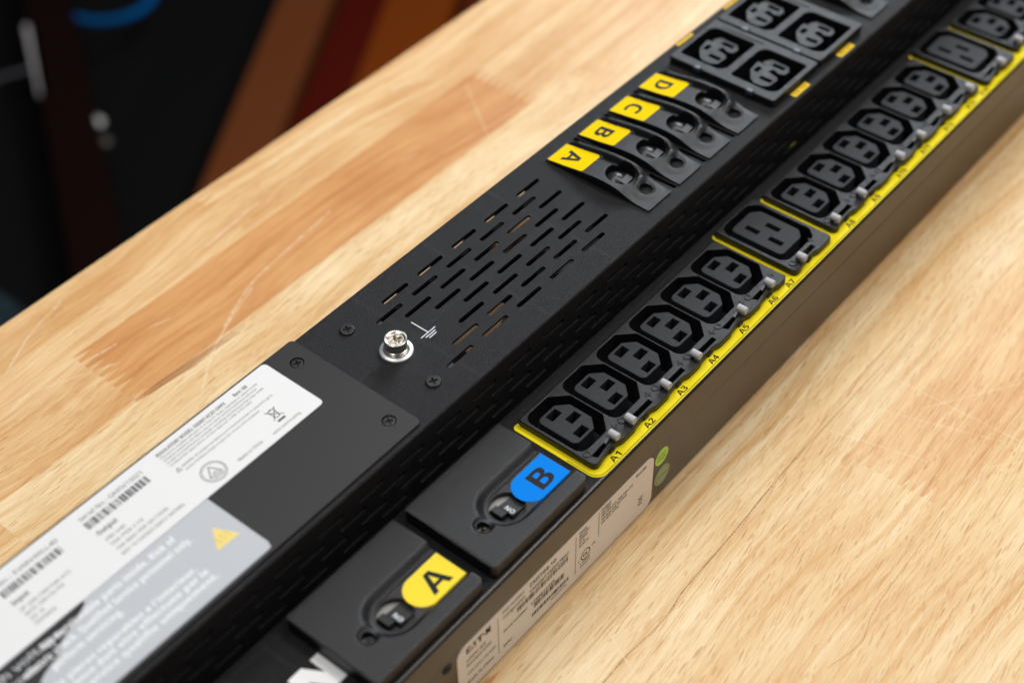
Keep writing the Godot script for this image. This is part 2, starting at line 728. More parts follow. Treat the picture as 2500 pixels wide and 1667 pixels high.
func stroke(d: PackedByteArray, w: int, h: int, x: float, y: float, len: float, lean: float, c: Color, a: float, thick: float) -> void:
	for i in int(len):
		var t := i / len
		var yy := y - lean * i
		var fade := a * minf(1.0, 3.0 * minf(t, 1.0 - t) + 0.25)
		var fy := yy - floorf(yy)
		dab(d, w, h, int(x) + i, int(yy), c, fade * (1.0 - fy) if thick <= 1.0 else fade)
		dab(d, w, h, int(x) + i, int(yy) + 1, c, fade * fy if thick <= 1.0 else fade * 0.6)


func line(d: PackedByteArray, w: int, h: int, a: Vector2, b: Vector2, c: Color, al: float, thick: float) -> void:
	var p := (a + Vector2(160, 280)) * 3.4133
	var q := (b + Vector2(160, 280)) * 3.4133
	var n := maxi(1, int(p.distance_to(q)))
	for i in n:
		var s := p.lerp(q, float(i) / n)
		var r := int(ceilf(thick))
		for dy in range(-r, r + 1):
			var dist := absf(floorf(s.y) + dy + 0.5 - s.y)
			dab(d, w, h, int(s.x), int(floorf(s.y)) + dy, c, al * clampf(thick * 0.5 + 0.5 - dist, 0.0, 1.0))


func build_bench() -> void:
	var t := thing("workbench", "pale wooden workbench top of glued staves under both black power strips", "workbench", Vector3(150, TABLE - 42, -20))
	var tex := wood_texture()
	var m := StandardMaterial3D.new()
	m.resource_name = "varnished wood"
	m.albedo_texture = tex
	m.roughness = 0.42
	m.metallic_specular = 0.4
	for ri in ROWS.size():
		var z0: float = ROWS[ri][0]
		var z1: float = ROWS[ri][1]
		var ends: Array = [-760.0] + ROWS[ri][2] + [1150.0]
		for i in ends.size() - 1:
			var o := PackedVector2Array()
			# fingers at both ends: teeth along z
			var near := _fingers(ends[i], z0, z1, i > 0)
			var far := _fingers(ends[i + 1], z0, z1, i < ends.size() - 2)
			far.reverse()
			o.append_array(near)
			o.append_array(far)
			var s := M.new()
			s.use_uv = true
			plate(s, o, [], TABLE - 0.02 * ((ri * 5 + i * 3) % 4), TABLE - 42, 0.06 if ri > 0 else 0.0, false)
			part("plank", s, m, t)
	var e := M.new()
	e.use_uv = true
	var edge := PackedVector2Array([Vector2(-281.1, TABLE - 42), Vector2(-281.1, TABLE - 1.7)])
	for s in 6:
		var a := PI / 2 * (s + 1) / 6.0
		edge.append(Vector2(-279.5 - 1.6 * cos(a), TABLE - 1.7 + 1.62 * sin(a)))
	sweep(e, edge, -760, 1150, 0.5)
	part("front_edge", e, m, t)


func _fingers(x: float, z0: float, z1: float, cut: bool) -> PackedVector2Array:
	if not cut:
		return PackedVector2Array([Vector2(x, z0), Vector2(x, z1)])
	var o := PackedVector2Array([Vector2(x, z0)])
	var c := 9
	for k in c:
		var a := z0 + (z1 - z0) * (k + 0.18) / c
		var b := z0 + (z1 - z0) * (k + 0.5) / c
		var d := z0 + (z1 - z0) * (k + 0.82) / c
		o.append(Vector2(x - 1.0, a))
		o.append(Vector2(x + 9.0, b))
		o.append(Vector2(x - 1.0, d))
	o.append(Vector2(x, z1))
	return o


# ------------------------------------------------------------------ right-hand strip
const PITCH := 23.205
const R0 := -24.4
const R1 := 28.4
const BLOCKS := [   # first socket x, sockets, kind, how far each white knob stands from the middle of its socket
	[0.0, 6, "c13", [4.8, -7.2, -5.8, -6.9, 4.8, 3.3]], [147.0, 1, "c19", [-4.3]], [181.93, 6, "c13", [-6.8, -6.8, 5.8, 3.1, 5.8, 6.4]],
	[329.2, 1, "c19", [5.5]], [364.56, 6, "c13", [-6.3, -6.0, 5.0, -6.5, 4.0, 5.0]],
]


func block_span(b: Array) -> Vector2:
	return Vector2(b[0] - 11.4, b[0] + (b[1] - 1) * PITCH + 14.0) if b[2] == "c13" else Vector2(b[0] - 12.3, b[0] + 19.0)


func c13_cavity() -> PackedVector2Array:
	return rounded(pts([-9.6, -14.9, 6.0, -14.9, 12.5, -8.2, 12.5, 8.4, 6.2, 14.9, -9.6, 14.9]), [4.2, 0.8, 0.8, 0.8, 0.8, 4.2])


func c13_insert() -> M:
	var s := M.new()
	var o := rounded(pts([-7.2, -10.3, 4.4, -10.3, 9.0, -5.6, 9.0, 5.7, 4.6, 10.3, -7.2, 10.3]), [2.8, 1.2, 1.2, 1.2, 1.2, 2.8])
	var holes := []
	for c in [[0, -7], [4, 0], [0, 7]]:
		holes.append(rrect(c[0] - 2.95, c[1] - 1.75, c[0] + 2.95, c[1] + 1.75, 0.0))
	plate(s, o, holes, -0.3, -14, 0.42)
	plate(s, rrect(-6, -9, 8, 9, 0), [], -12, -13, 0.0)
	return s


func c19_insert() -> M:
	var s := M.new()
	var o := rounded(pts([-6.6, -14.6, 9.6, -14.6, 13.6, -11.0, 13.6, 9.8, 9.6, 13.3, -6.6, 13.3]), [2.6, 2.6, 2.6, 2.6, 2.6, 2.6])
	var holes := [rrect(-1.3, -10.2, 1.3, -3.4, 0.0), rrect(6.0, -3.9, 8.6, 3.1, 0.0), rrect(-1.3, 2.3, 1.3, 9.3, 0.0)]
	plate(s, o, holes, -0.3, -14, 0.42)
	plate(s, rrect(-5, -13, 12, 12, 0), [], -12, -13, 0.0)
	return s


func knob(tilt: bool) -> M:
	var s := M.new()
	var seg := 28
	s.xf = Transform3D(Basis(Vector3(1, 0, 0), Vector3(0, 0, 1), Vector3(0, -1, 0)), Vector3.ZERO)   # turned about z
	var prof := [[0.0, 2.3], [1.5, 2.3], [1.75, 2.05], [1.75, -2.1], [0.0, -2.2]]
	for i in prof.size() - 1:
		for k in seg:
			var f0 := 1.0 if k % 2 == 0 else 0.93
			var f1 := 1.0 if k % 2 == 1 else 0.93
			var d0 := Vector2.from_angle(TAU * k / seg)
			var d1 := Vector2.from_angle(TAU * (k + 1) / seg)
			var a := Vector3(d0.x * prof[i][0] * f0, prof[i][1], d0.y * prof[i][0] * f0)
			var b := Vector3(d1.x * prof[i][0] * f1, prof[i][1], d1.y * prof[i][0] * f1)
			var c := Vector3(d1.x * prof[i + 1][0] * f1, prof[i + 1][1], d1.y * prof[i + 1][0] * f1)
			var e := Vector3(d0.x * prof[i + 1][0] * f0, prof[i + 1][1], d0.y * prof[i + 1][0] * f0)
			var mid := (d0 + d1) * 0.5
			var nn := Vector3(mid.x, 0, mid.y) if i == 2 else (Vector3(mid.x, 1, mid.y) if i == 1 else (Vector3.UP if i == 0 else Vector3.DOWN))
			s.flat(a, b, c, e, nn)
	s.xf = Transform3D()
	return s


func knob_lever(tilt: bool) -> M:
	var s := M.new()
	if tilt:
		s.xf = Transform3D(Basis(Vector3(0, 0, 1), 0.5), Vector3(-2.2, -1.9, -1.4))
		box(s, Vector3(-2.0, -0.7, -0.5), Vector3(2.2, 0.6, 0.5), 0.15)
	else:
		box(s, Vector3(-0.9, -5.0, -2.2), Vector3(0.9, -0.8, -1.0), 0.15)
	return s


func build_right_strip(plastic: Material, coat: Material, black: Material) -> void:
	var t := thing("power_strip", "right-hand black power strip with yellow-rimmed sockets, white knobs and blue B label", "power strip", Vector3(150, TABLE, 2), "power strips on the workbench")
	# sheet-metal housing: top with an opening under every socket block, folded sides
	var s := M.new()
	var holes := []
	for b in BLOCKS:
		var sp := block_span(b)
		var zl := -15.7 if b[2] == "c13" else -18.0
		holes.append(rrect(sp.x + 0.6, zl, sp.y - 0.6, 20.9, 1.0, 2))
	var tp := M.new()
	plate(tp, rrect(-330, R0 + 1.6, 700, R1 - 1.6, 0), holes, RT, RT - 1.2, 0.0)
	plate(tp, rrect(-330, R0 + 1.0, 700, R0 + 1.58, 0), [], RT, RT - 1.0, 0.0)
	part("top_panel", tp, coat, t)
	var prof := PackedVector2Array()
	for k in 7:
		var a := PI / 2 * k / 6.0
		prof.append(Vector2(R1 - 1.6 + 1.6 * sin(a), RT - 1.6 + 1.6 * cos(a)))
	for q in [[R1, -19.6], [R1 - 0.5, -19.75], [R1 - 0.5, -20.0], [R1, -20.15], [R1, -51.2], [R1 - 0.8, -52.6], [R1 - 1.6, -52.9], [R0 + 1.6, -52.9]]:
		prof.append(Vector2(q[0], q[1]))
	sweep(s, prof, -330, 700)
	var lprof := PackedVector2Array()
	for k in 7:
		var a := PI / 2 * k / 6.0
		lprof.append(Vector2(R0 + 1.0 - 1.0 * sin(a), RT - 1.0 + 1.0 * cos(a)))
	lprof.append(Vector2(R0, -52.9))
	lprof.reverse()
	sweep(s, lprof, -330, 700)
	part("housing", s, mat("satin black with wood glow", Color8(30, 23, 20), 0.25, 0.0, 0.54, 0.2, 24.0), t)  # black coat with the bench's reflected brown mixed into its colour
	# yellow number strip with an outline round every block
	var yellow := mat("yellow print", Color8(240, 220, 18), 0.5, 0.0, 0.25)
	var ink := mat("black print", Color8(26, 25, 22), 0.6, 0.0, 0.2)
	var number := 1
	for bi in BLOCKS.size():
		var b: Array = BLOCKS[bi]
		var sp := block_span(b)
		var zl := -16.4 if b[2] == "c13" else -19.4
		var y := M.new()
		var x0: float = sp.x - (3.0 if bi == 0 else 1.6)
		var x1: float = sp.x - 1.75 + 1.0 if false else sp.y + 3.0
		if bi + 1 < BLOCKS.size():
			x1 = block_span(BLOCKS[bi + 1]).x - 1.65
		var o := rounded(pts([x0, zl - 0.9, sp.x + 0.6, zl - 0.9, sp.x + 0.6, zl + 0.1, sp.y + 0.2, zl + 0.1, sp.y + 0.2, 20.6, x1, 20.6, x1, 27.3, x0, 27.3]), [2.0, 0, 0, 0, 0, 0, 0, 5.5 if bi == 0 else 0.0], 7)
		plate(y, o, [rrect(sp.x + 0.3, zl + 0.2, sp.y - 0.4, 20.5, 1.0, 2)], RT + 0.12, RT + 0.01, 0.0)
		var yl := part("yellow_label", y, yellow, t)
		var w := M.new()
		var ty := RT + 0.16
		for k in b[1]:
			var cx: float = b[0] + k * PITCH
			if b[2] == "c19":
				cx = sp.x - 4.6
			write(w, "A%d" % number, 2.75, Vector3(cx - 2.9, ty, 25.95), Vector3(1, 0, 0), Vector3(0, 0, -1), 5.8 if number < 10 else 7.4, true)
			number += 1
		rule(w, Vector3(x0 + (5.5 if bi == 0 else 0.0), ty, 26.6), Vector3(x1, ty, 26.6), 0.28, Vector3.UP)
		if bi == 0:
			rule(w, Vector3(x0 + 0.7, ty, 10.5), Vector3(x0 + 0.7, ty, 21.8), 0.28, Vector3.UP)
			for k in 8:
				var a0 := PI / 2 * k / 8.0
				var a1 := PI / 2 * (k + 1) / 8.0
				var c := Vector3(x0 + 5.5, ty, 21.8)
				rule(w, c + Vector3(-cos(a0), 0, sin(a0)) * 4.8, c + Vector3(-cos(a1), 0, sin(a1)) * 4.55, 0.28, Vector3.UP)
		part("lettering", w, ink, yl)
	# socket blocks
	var white := mat("white plastic", Color8(184, 184, 190), 0.45, 0.0, 0.3)
	var ins13 := c13_insert().mesh()
	var ins19 := c19_insert().mesh()
	var knob_up := knob(true).mesh()
	var knob_flat := knob(false).mesh()
	var lever_up := knob_lever(true).mesh()
	var lever_flat := knob_lever(false).mesh()
	var clear := mat("milky plastic", Color8(128, 128, 130), 0.4, 0.0, 0.3)
	var grainy := mat("grained plastic", Color8(36, 38, 43), 0.55, 0.0, 0.5, 0.9, 34.0)
	for b in BLOCKS:
		var sp := block_span(b)
		var c13: bool = b[2] == "c13"
		var zl := -16.4 if c13 else -19.4
		var zr := 23.0 if c13 else 24.4
		var edge := [Vector2(sp.x + 0.8, zl), Vector2(sp.y - 0.8, zl), Vector2(sp.y, zl + 0.8)]
		var o := PackedVector2Array(edge)
		o.append_array(PackedVector2Array([Vector2(sp.y, zr - 2.2), Vector2(sp.y - 0.6, zr - 0.7), Vector2(sp.y - 2.0, zr)]))
		var cavs := []
		for k in range(b[1] - 1, -1, -1):
			var cx: float = b[0] + k * PITCH
			# a shallow wavy notch beside every knob
			for q in [[7.6, 0.0], [6.4, 0.25], [5.0, 0.8], [3.0, 1.1], [0.0, 1.15], [-3.0, 1.0], [-5.6, 0.7], [-7.0, 0.25], [-8.4, 0.0]]:
				if cx + q[0] > sp.x + 3.0 and cx + q[0] < sp.y - 2.6:
					o.append(Vector2(cx + q[0], zr - q[1]))
		o.append_array(PackedVector2Array([Vector2(sp.x + 2.0, zr), Vector2(sp.x + 0.6, zr - 0.7), Vector2(sp.x, zr - 2.2), Vector2(sp.x, zl + 0.8)]))
		var m := M.new()
		for k in b[1]:
			var cx: float = b[0] + k * PITCH
			var kn: float = b[3][k]
			var zk := 0.0 if c13 else 1.5
			if c13:
				cavs.append(shift(c13_cavity(), Vector2(cx, 0)))
			else:
				cavs.append(rounded(pts([cx - 10.0, -17.9, cx + 12.6, -17.9, cx + 16.6, -13.8, cx + 16.6, 13.2, cx + 12.6, 17.3, cx - 10.0, 17.3]), [5.0, 2.5, 2.5, 2.5, 2.5, 5.0]))
			if kn > 0.0:
				cavs.append(pts([cx - 7.9, 18.6 + zk, cx + 1.2, 18.3 + zk, cx + 3.0, 19.2 + zk, cx - 6.8, 20.7 + zk]))
			else:
				cavs.append(rrect(cx - 5.4, 18.3 + zk, cx + 7.6, 20.2 + zk, 0.0))
			# raised marks beside the socket: a ring and a cross
			var rg := circle(cx - 8.6, 16.6 if c13 else 20.0, 1.75, 20)
			plate(m, rg, [circle(cx - 8.6, 16.6 if c13 else 20.0, 1.25, 20)], 0.28, -0.02, 0.1)
			plate(m, rrect(cx + 8.4, 16.2 + zk, cx + 11.6, 16.75 + zk, 0), [], 0.26, -0.02, 0.1)
			plate(m, rrect(cx + 9.7, 14.9 + zk, cx + 10.25, 18.0 + zk, 0), [], 0.24, -0.02, 0.1)
		plate(m, o, cavs, 0.0, -14.0, 0.5)
		plate(m, rrect(sp.x + 0.5, zl + 0.5, sp.y - 0.5, 20.5, 0), [], -13.5, -13.9, 0.0)
		for k in b[1]:
			var cx: float = b[0] + k * PITCH
			var zw := zr - 1.3
			box(m, Vector3(cx - 0.4, -3.3, zw), Vector3(cx + 2.6, -1.9, zw + 0.75), 0.1)
		var blk := part("socket_block", m, plastic, t)
		for k in b[1]:
			var cx: float = b[0] + k * PITCH
			part("socket_insert", ins13 if c13 else ins19, grainy, blk, Vector3(cx, 0, 0))
			var kn: float = b[3][k]
			var kp := Vector3(cx + kn, 2.3, 20.0 if c13 else 22.0)
			part("white_knob", knob_up if kn > 0 else knob_flat, white, blk, kp)
			part("knob_lever", lever_up if kn > 0 else lever_flat, clear, blk, kp)
	# two breaker covers with the letters A and B
	breaker_cover_right(t, -141.0, -83.0, "A", mat("pale yellow print", Color8(250, 226, 66), 0.6, 0.0, 0.2), plastic, black)
	breaker_cover_right(t, -77.0, -20.0, "B", mat("blue print", Color8(0, 132, 236), 0.6, 0.0, 0.18), plastic, black)
	# the letter of the maker's name on the top
	var nl := M.new()
	plate(nl, pts([-156.6, -3.5, -149.8, -3.5, -145.4, 4.2, -145.4, -3.5, -141.3, -3.5, -141.3, 11.2, -147.0, 11.2, -152.3, 2.4, -152.3, 11.2, -156.6, 11.2]), [], RT + 0.1, RT, 0.0)
	part("logo_letter", nl, mat("bright white print", Color8(248, 250, 252), 0.6), t)
	side_label(t, ink)
	stickers(t)
	var sc := M.new()
	sc.xf = Transform3D(Basis(Vector3(1, 0, 0), Vector3(0, 0, 1), Vector3(0, -1, 0)), Vector3(-108.2, -23.0, R1))
	screw_shape(sc, Vector3.ZERO, 2.5, 0.5)
	part("screw", sc, black, t)


func screw_shape(m: M, c: Vector3, r: float, hgt: float, cross := 0.55) -> void:
	# low domed head with a cross recess
	var o := circle(c.x, c.z, r * 0.84, 24)
	var w := r * 0.14
	var l := r * cross
	var x := PackedVector2Array()
	for q in [[l, w], [w, w], [w, l], [-w, l], [-w, w], [-l, w], [-l, -w], [-w, -w], [-w, -l], [w, -l], [w, -w], [l, -w]]:
		x.append(Vector2(c.x, c.z) + Vector2(q[0], q[1]).rotated(0.5))
	plate(m, o, [x], c.y + hgt, c.y - 0.8, 0.03)
	lathe(m, c, PackedVector2Array([Vector2(r * 0.835, hgt), Vector2(r * 0.9, hgt * 0.86), Vector2(r * 0.96, hgt * 0.5), Vector2(r, 0.0), Vector2(r, -0.4)]), 32, 0.3)
	plate(m, circle(c.x, c.z, r * 0.6, 16), [], c.y - 0.7, c.y - 0.9, 0.0)


func sstep(a: float, b: float, x: float) -> float:
	return smoothstep(a, b, x)


func breaker_cover_right(t: Node3D, x0: float, x1: float, letter: String, tint: Material, plastic: Material, black: Material) -> void:
	var cx := x0 + 27.4      # middle of the round window
	var cz := 9.4
	var f := func(x: float, z: float) -> float:
		# a soft bank falls towards the sunk channel: wide on one side and at the near end, narrow on the label side
		var dx := cx - x
		var inside := absf(z - cz)
		var bank := 4.4 if z < cz else 2.6
		if dx > 0.0:
			inside = Vector2(dx * 0.9, z - cz).length()
			bank = lerpf(4.4, 2.6, smoothstep(-0.9, 1.5, atan2(z - cz, dx)))
		var k := 1.0 - smoothstep(7.6, 8.2 + bank, inside)
		var y := 4.0 - 2.9 * k
		# dished seat of the screw
		var ds := Vector2(x - (cx - 14.2), z - 9.2).length()
		return y - 1.5 * (1.0 - smoothstep(2.6, 4.6, ds)) * (1.0 - 0.8 * k)
	var o := rrect(x0, -20.0, x1, 25.9, 1.6, 4)
	var m := M.new()
	var win := circle(cx, cz, 7.4, 40)
	var hole := circle(cx - 14.2, 9.2, 2.7, 24)
	var top := func(x: float, z: float) -> float:
		# eased outer rim
		var e := minf(minf(x - x0, x1 - x), minf(z + 20.0, 25.9 - z))
		return f.call(x, z) - 0.5 * pow(1.0 - clampf(e / 0.9, 0.0, 1.0), 2.0)
	# the channel itself has crisp walls and a flat floor with the round window
	var chan := PackedVector2Array()
	for k in 25:
		var a := PI / 2 + PI * k / 24.0
		chan.append(Vector2(cx + cos(a) * 8.2, cz + sin(a) * 8.2))
	var far_end := PackedVector2Array(chan)
	far_end.append_array(PackedVector2Array([Vector2(x1 - 0.05, cz - 8.2), Vector2(x1 - 0.05, cz + 8.2)]))
	var rim := PackedVector2Array()
	# outline of the cover with the channel cut out of its far end
	rim.append_array(PackedVector2Array([Vector2(x1, cz + 8.2), Vector2(x1, 24.4), Vector2(x1 - 1.5, 25.9), Vector2(x0 + 1.5, 25.9), Vector2(x0, 24.4), Vector2(x0, -18.5), Vector2(x0 + 1.5, -20.0), Vector2(x1 - 1.5, -20.0), Vector2(x1, -18.5), Vector2(x1, cz - 8.2)]))
	var back := PackedVector2Array(chan)
	back.reverse()
	rim.append_array(back)
	shaped_top(m, rim, [hole], top, 0.85, RT, -2.6)
	plate(m, far_end, [win], 0.75, RT, 0.0)
	var seat := cx + 10.6
	plate(m, rrect(seat, cz - 8.0, seat + 0.35, cz + 8.0, 0), [], 0.76, 0.5, 0.0)
	var cv := part("breaker_cover", m, plastic, t)
	# printed label: square far end, round near end
	var ll := M.new()
	var lp := PackedVector2Array([Vector2(x1 - 0.25, 2.4), Vector2(x1 - 0.25, 17.4)])
	var lc := Vector2(x1 - 16.6, 9.9)
	for k in 17:
		var a := PI / 2 + PI * k / 16.0
		lp.append(lc + Vector2(cos(a) * 7.2, sin(a) * 7.5))
	plate(ll, lp, [], 0.9, 0.76, 0.0)
	var lb := part("letter_label", ll, tint, cv)
	var w := M.new()
	write(w, letter, 9.4, Vector3(x1 - 10.0, 0.94, 15.0), Vector3(1, 0, 0), Vector3(0, 0, -1), 10.6 if letter == "A" else 8.8, true, true)
	part("lettering", w, mat("charcoal print", Color8(44, 46, 50), 0.6, 0.0, 0.2), lb)
	# switch in the window
	var pale := M.new()
	plate(pale, circle(cx, cz, 7.45, 32), [], -1.9, -2.6, 0.0)
	part("switch_bezel", pale, mat("grey plastic", Color8(150, 150, 148), 0.4), cv)
	var rk := M.new()
	var clip := PackedVector2Array()
	for k in 41:
		var a := TAU * k / 40.0
		var q := Vector2(cos(a), sin(a)) * 7.0
		if q.y > -3.4 or (q.x < -2.0 and q.y > -4.3):
			clip.append(Vector2(cx, cz) + q)
	plate(rk, clip, [], -1.2, -2.2, 0.15)
	rk.xf = Transform3D(Basis(Vector3(0, 0, 1), -0.16), Vector3(cx, 0, cz))
	box(rk, Vector3(-2.0, -1.5, -3.2), Vector3(5.6, 0.35, 4.4), 0.3)
	box(rk, Vector3(-6.0, -1.5, -4.0), Vector3(-2.2, 0.75, 2.0), 0.3)
	part("breaker_switch", rk, mat("switch black", Color8(22, 22, 22), 0.45, 0.0, 0.4), cv)
	var on := M.new()
	on.xf = Transform3D(Basis(Vector3(0, 0, 1), -0.16), Vector3(cx, 0, cz))
	write(on, "ON", 2.3, Vector3(1.0, 0.42, 3.5), Vector3(0, 0, -1), Vector3(-1, 0, 0), 4.2, true)
	part("switch_lettering", on, mat("pale grey print", Color8(214, 220, 224), 0.5), cv)
	var sc := M.new()
	screw_shape(sc, Vector3(cx - 14.2, -0.4, 9.2), 2.6, 0.5, 0.66)
	part("screw", sc, mat("dark screw", Color8(70, 68, 64), 0.32, 0.85), cv)


func side_label(t: Node3D, ink: Material) -> void:
	var m := M.new()
	m.xf = Transform3D(Basis(Vector3(1, 0, 0), Vector3(0, 0, 1), Vector3(0, -1, 0)), Vector3(0, 0, R1))   # local (x, out, -y)
	plate(m, rrect(-102.8, 19.3, 22.8, 51.4, 5.0, 8), [], 0.12, 0.0, 0.0)
	var l := part("rating_label", m, mat("label paper", Color8(238, 232, 226), 0.5, 0.0, 0.35), t)
	var w := M.new()
	var z := R1 + 0.16
	var rt := Vector3(1, 0, 0)
	var up := Vector3(0, 1, 0)
	var p := func(x: float, y: float) -> Vector3: return Vector3(x, y, z)
	# maker's name in heavy broken letters
	for q in [[0.0, 0.0, 2.6, 0.75], [0.0, 1.45, 2.3, 0.75], [0.0, 2.9, 2.6, 0.75], [0.0, 0.0, 0.75, 3.65], [3.0, 0.0, 0.75, 1.6], [4.6, 0.0, 0.8, 3.65], [3.6, 2.6, 1.2, 0.9], [6.2, 2.75, 3.4, 0.9], [7.4, 0.0, 1.1, 3.0], [9.9, 1.3, 1.0, 1.0], [11.3, 0.0, 1.05, 3.65], [13.0, 0.0, 1.05, 3.65]]:
		m = w
		w.flat(p.call(-97.5 + q[0], -26.0 + q[1]), p.call(-97.5 + q[0] + q[2], -26.0 + q[1]), p.call(-97.5 + q[0] + q[2], -26.0 + q[1] + q[3]), p.call(-97.5 + q[0], -26.0 + q[1] + q[3]), Vector3(0, 0, 1))
	rule(w, p.call(-86.0, -22.4), p.call(-83.8, -26.0), 1.0, Vector3(0, 0, 1))
	for q in [["ePDU G3", -97.6, -31.2, 1.9, 11.0, false], ["Managed ePDU", -97.6, -34.4, 1.7, 14.2, false], ["www.eaton.com/epdu", -97.6, -40.0, 1.5, 16.8, false], ["Made in China", -97.8, -46.0, 1.9, 15.6, false],
			["Part number:", -76.0, -23.6, 1.8, 13.2, false], ["Configuration:", -76.0, -27.3, 1.8, 13.8, false], ["Serial number:", -76.0, -36.4, 1.8, 15.0, false], ["MAC :", -76.0, -46.2, 1.9, 6.4, false],
			["EMI104-10", -59.4, -24.3, 2.5, 16.2, true], ["EMI3WT15JDG78AC", -59.4, -28.0, 1.9, 24.6, false], ["LP94E21245", -58.8, -36.7, 1.7, 14.8, false], ["00:20:85:F4:21:9D", -46.0, -47.4, 1.1, 9.6, false],
			["Input", -28.2, -23.0, 1.7, 5.0, true], ["200-240V~", -28.2, -25.2, 1.4, 7.4, false], ["50/60Hz", -28.2, -27.2, 1.4, 5.6, false], ["24 A", -28.2, -29.2, 1.4, 3.6, false], ["50/60 Hz", -28.2, -31.4, 1.4, 6.4, false],
			["Output", -13.6, -22.2, 1.7, 6.4, true], ["200-240V~", -13.6, -24.2, 1.4, 7.0, false], ["10A PER C13, 16A PER C19", -13.6, -26.3, 1.5, 21.5, false], ["16A MAX PER SECTION", -13.6, -28.5, 1.5, 17.4, false], ["24A MAX TOTAL", -13.6, -30.7, 1.5, 12.2, false],
			["Rev:00", 10.1, -23.4, 1.9, 7.0, false], ["c", -28.4, -41.6, 1.7, 0.0, true], ["US", -19.4, -38.4, 1.3, 2.2, true], ["LISTED", -27.0, -44.2, 1.3, 6.4, true], ["E239871", -27.0, -46.0, 0.9, 6.4, false]]:
		write(w, q[0], q[3], p.call(q[1], q[2]), rt, up, q[4], true)
	ring(w, p.call(-23.6, -39.5), rt, up, 2.9, 0.5)
	write(w, "UL", 2.2, p.call(-23.6, -40.6), rt, up, 3.4, true, true)
	for q in [[-79.0, -23.2, -46.8], [-30.3, -22.2, -46.4], [-15.1, -21.3, -36.8]]:
		rule(w, p.call(q[0], q[1]), p.call(q[0], q[2]), 0.3, Vector3(0, 0, 1))
	barcode(w, p.call(-67.4, -32.0), rt, up, 32.0, 3.2, 0.3)
	barcode(w, p.call(-57.2, -40.4), rt, up, 19.6, 3.3, 0.3)
	barcode(w, p.call(-58.4, -45.2), rt, up, 23.6, 2.3, 0.24)
	bin_symbol(w, p.call(14.4, -41.4), rt, up, 3.6)
	part("lettering", w, mat("label ink", Color8(38, 32, 28), 0.6, 0.0, 0.2), l)


func stickers(t: Node3D) -> void:
	for k in 2:
		var c: Vector3 = [Vector3(28.7, -26.4, R1), Vector3(30.0, -39.5, R1)][k]
		var r: float = [4.7, 5.5][k]
		var m := M.new()
		m.xf = Transform3D(Basis(Vector3(1, 0, 0), Vector3(0, 0, 1), Vector3(0, -1, 0)), c)
		plate(m, circle(0, 0, r, 36), [], 0.1, 0.0, 0.0)
		var o := part("round_sticker", m, [mat("green sticker", Color8(188, 236, 96), 0.5), mat("sage sticker", Color8(160, 176, 136), 0.5)][k], t)
		o.set_meta("label", ["bright green round sticker reading HI-POT PASSED", "dull grey-green round sticker reading PASSED"][k])
		var w := M.new()
		var z := Vector3(0, 0, 0.15)
		if k == 0:
			write(w, "HI-POT", 1.5, c + z + Vector3(0, 0.4, 0), Vector3(1, 0, 0), Vector3(0, 1, 0), 6.2, false, true)
			write(w, "PASSED", 1.5, c + z + Vector3(0, -2.0, 0), Vector3(1, 0, 0), Vector3(0, 1, 0), 6.2, false, true)
		else:
			ring(w, c + z, Vector3(1, 0, 0), Vector3(0, 1, 0), 4.5, 0.22)
			write(w, "PASSED", 1.4, c + z + Vector3(0, -0.7, 0), Vector3(1, 0, 0), Vector3(0, 1, 0), 6.4, false, true)
		part("lettering", w, mat("sticker ink", Color8(64, 82, 40), 0.55), o)


# ------------------------------------------------------------------ left-hand strip
const L0 := -100.2
const L1 := -27.0


func slit(cx0: float, cx1: float, z: float, w := 2.1) -> PackedVector2Array:
	return rrect(cx0, z - w / 2, cx1, z + w / 2, w / 2 - 0.02, 4)


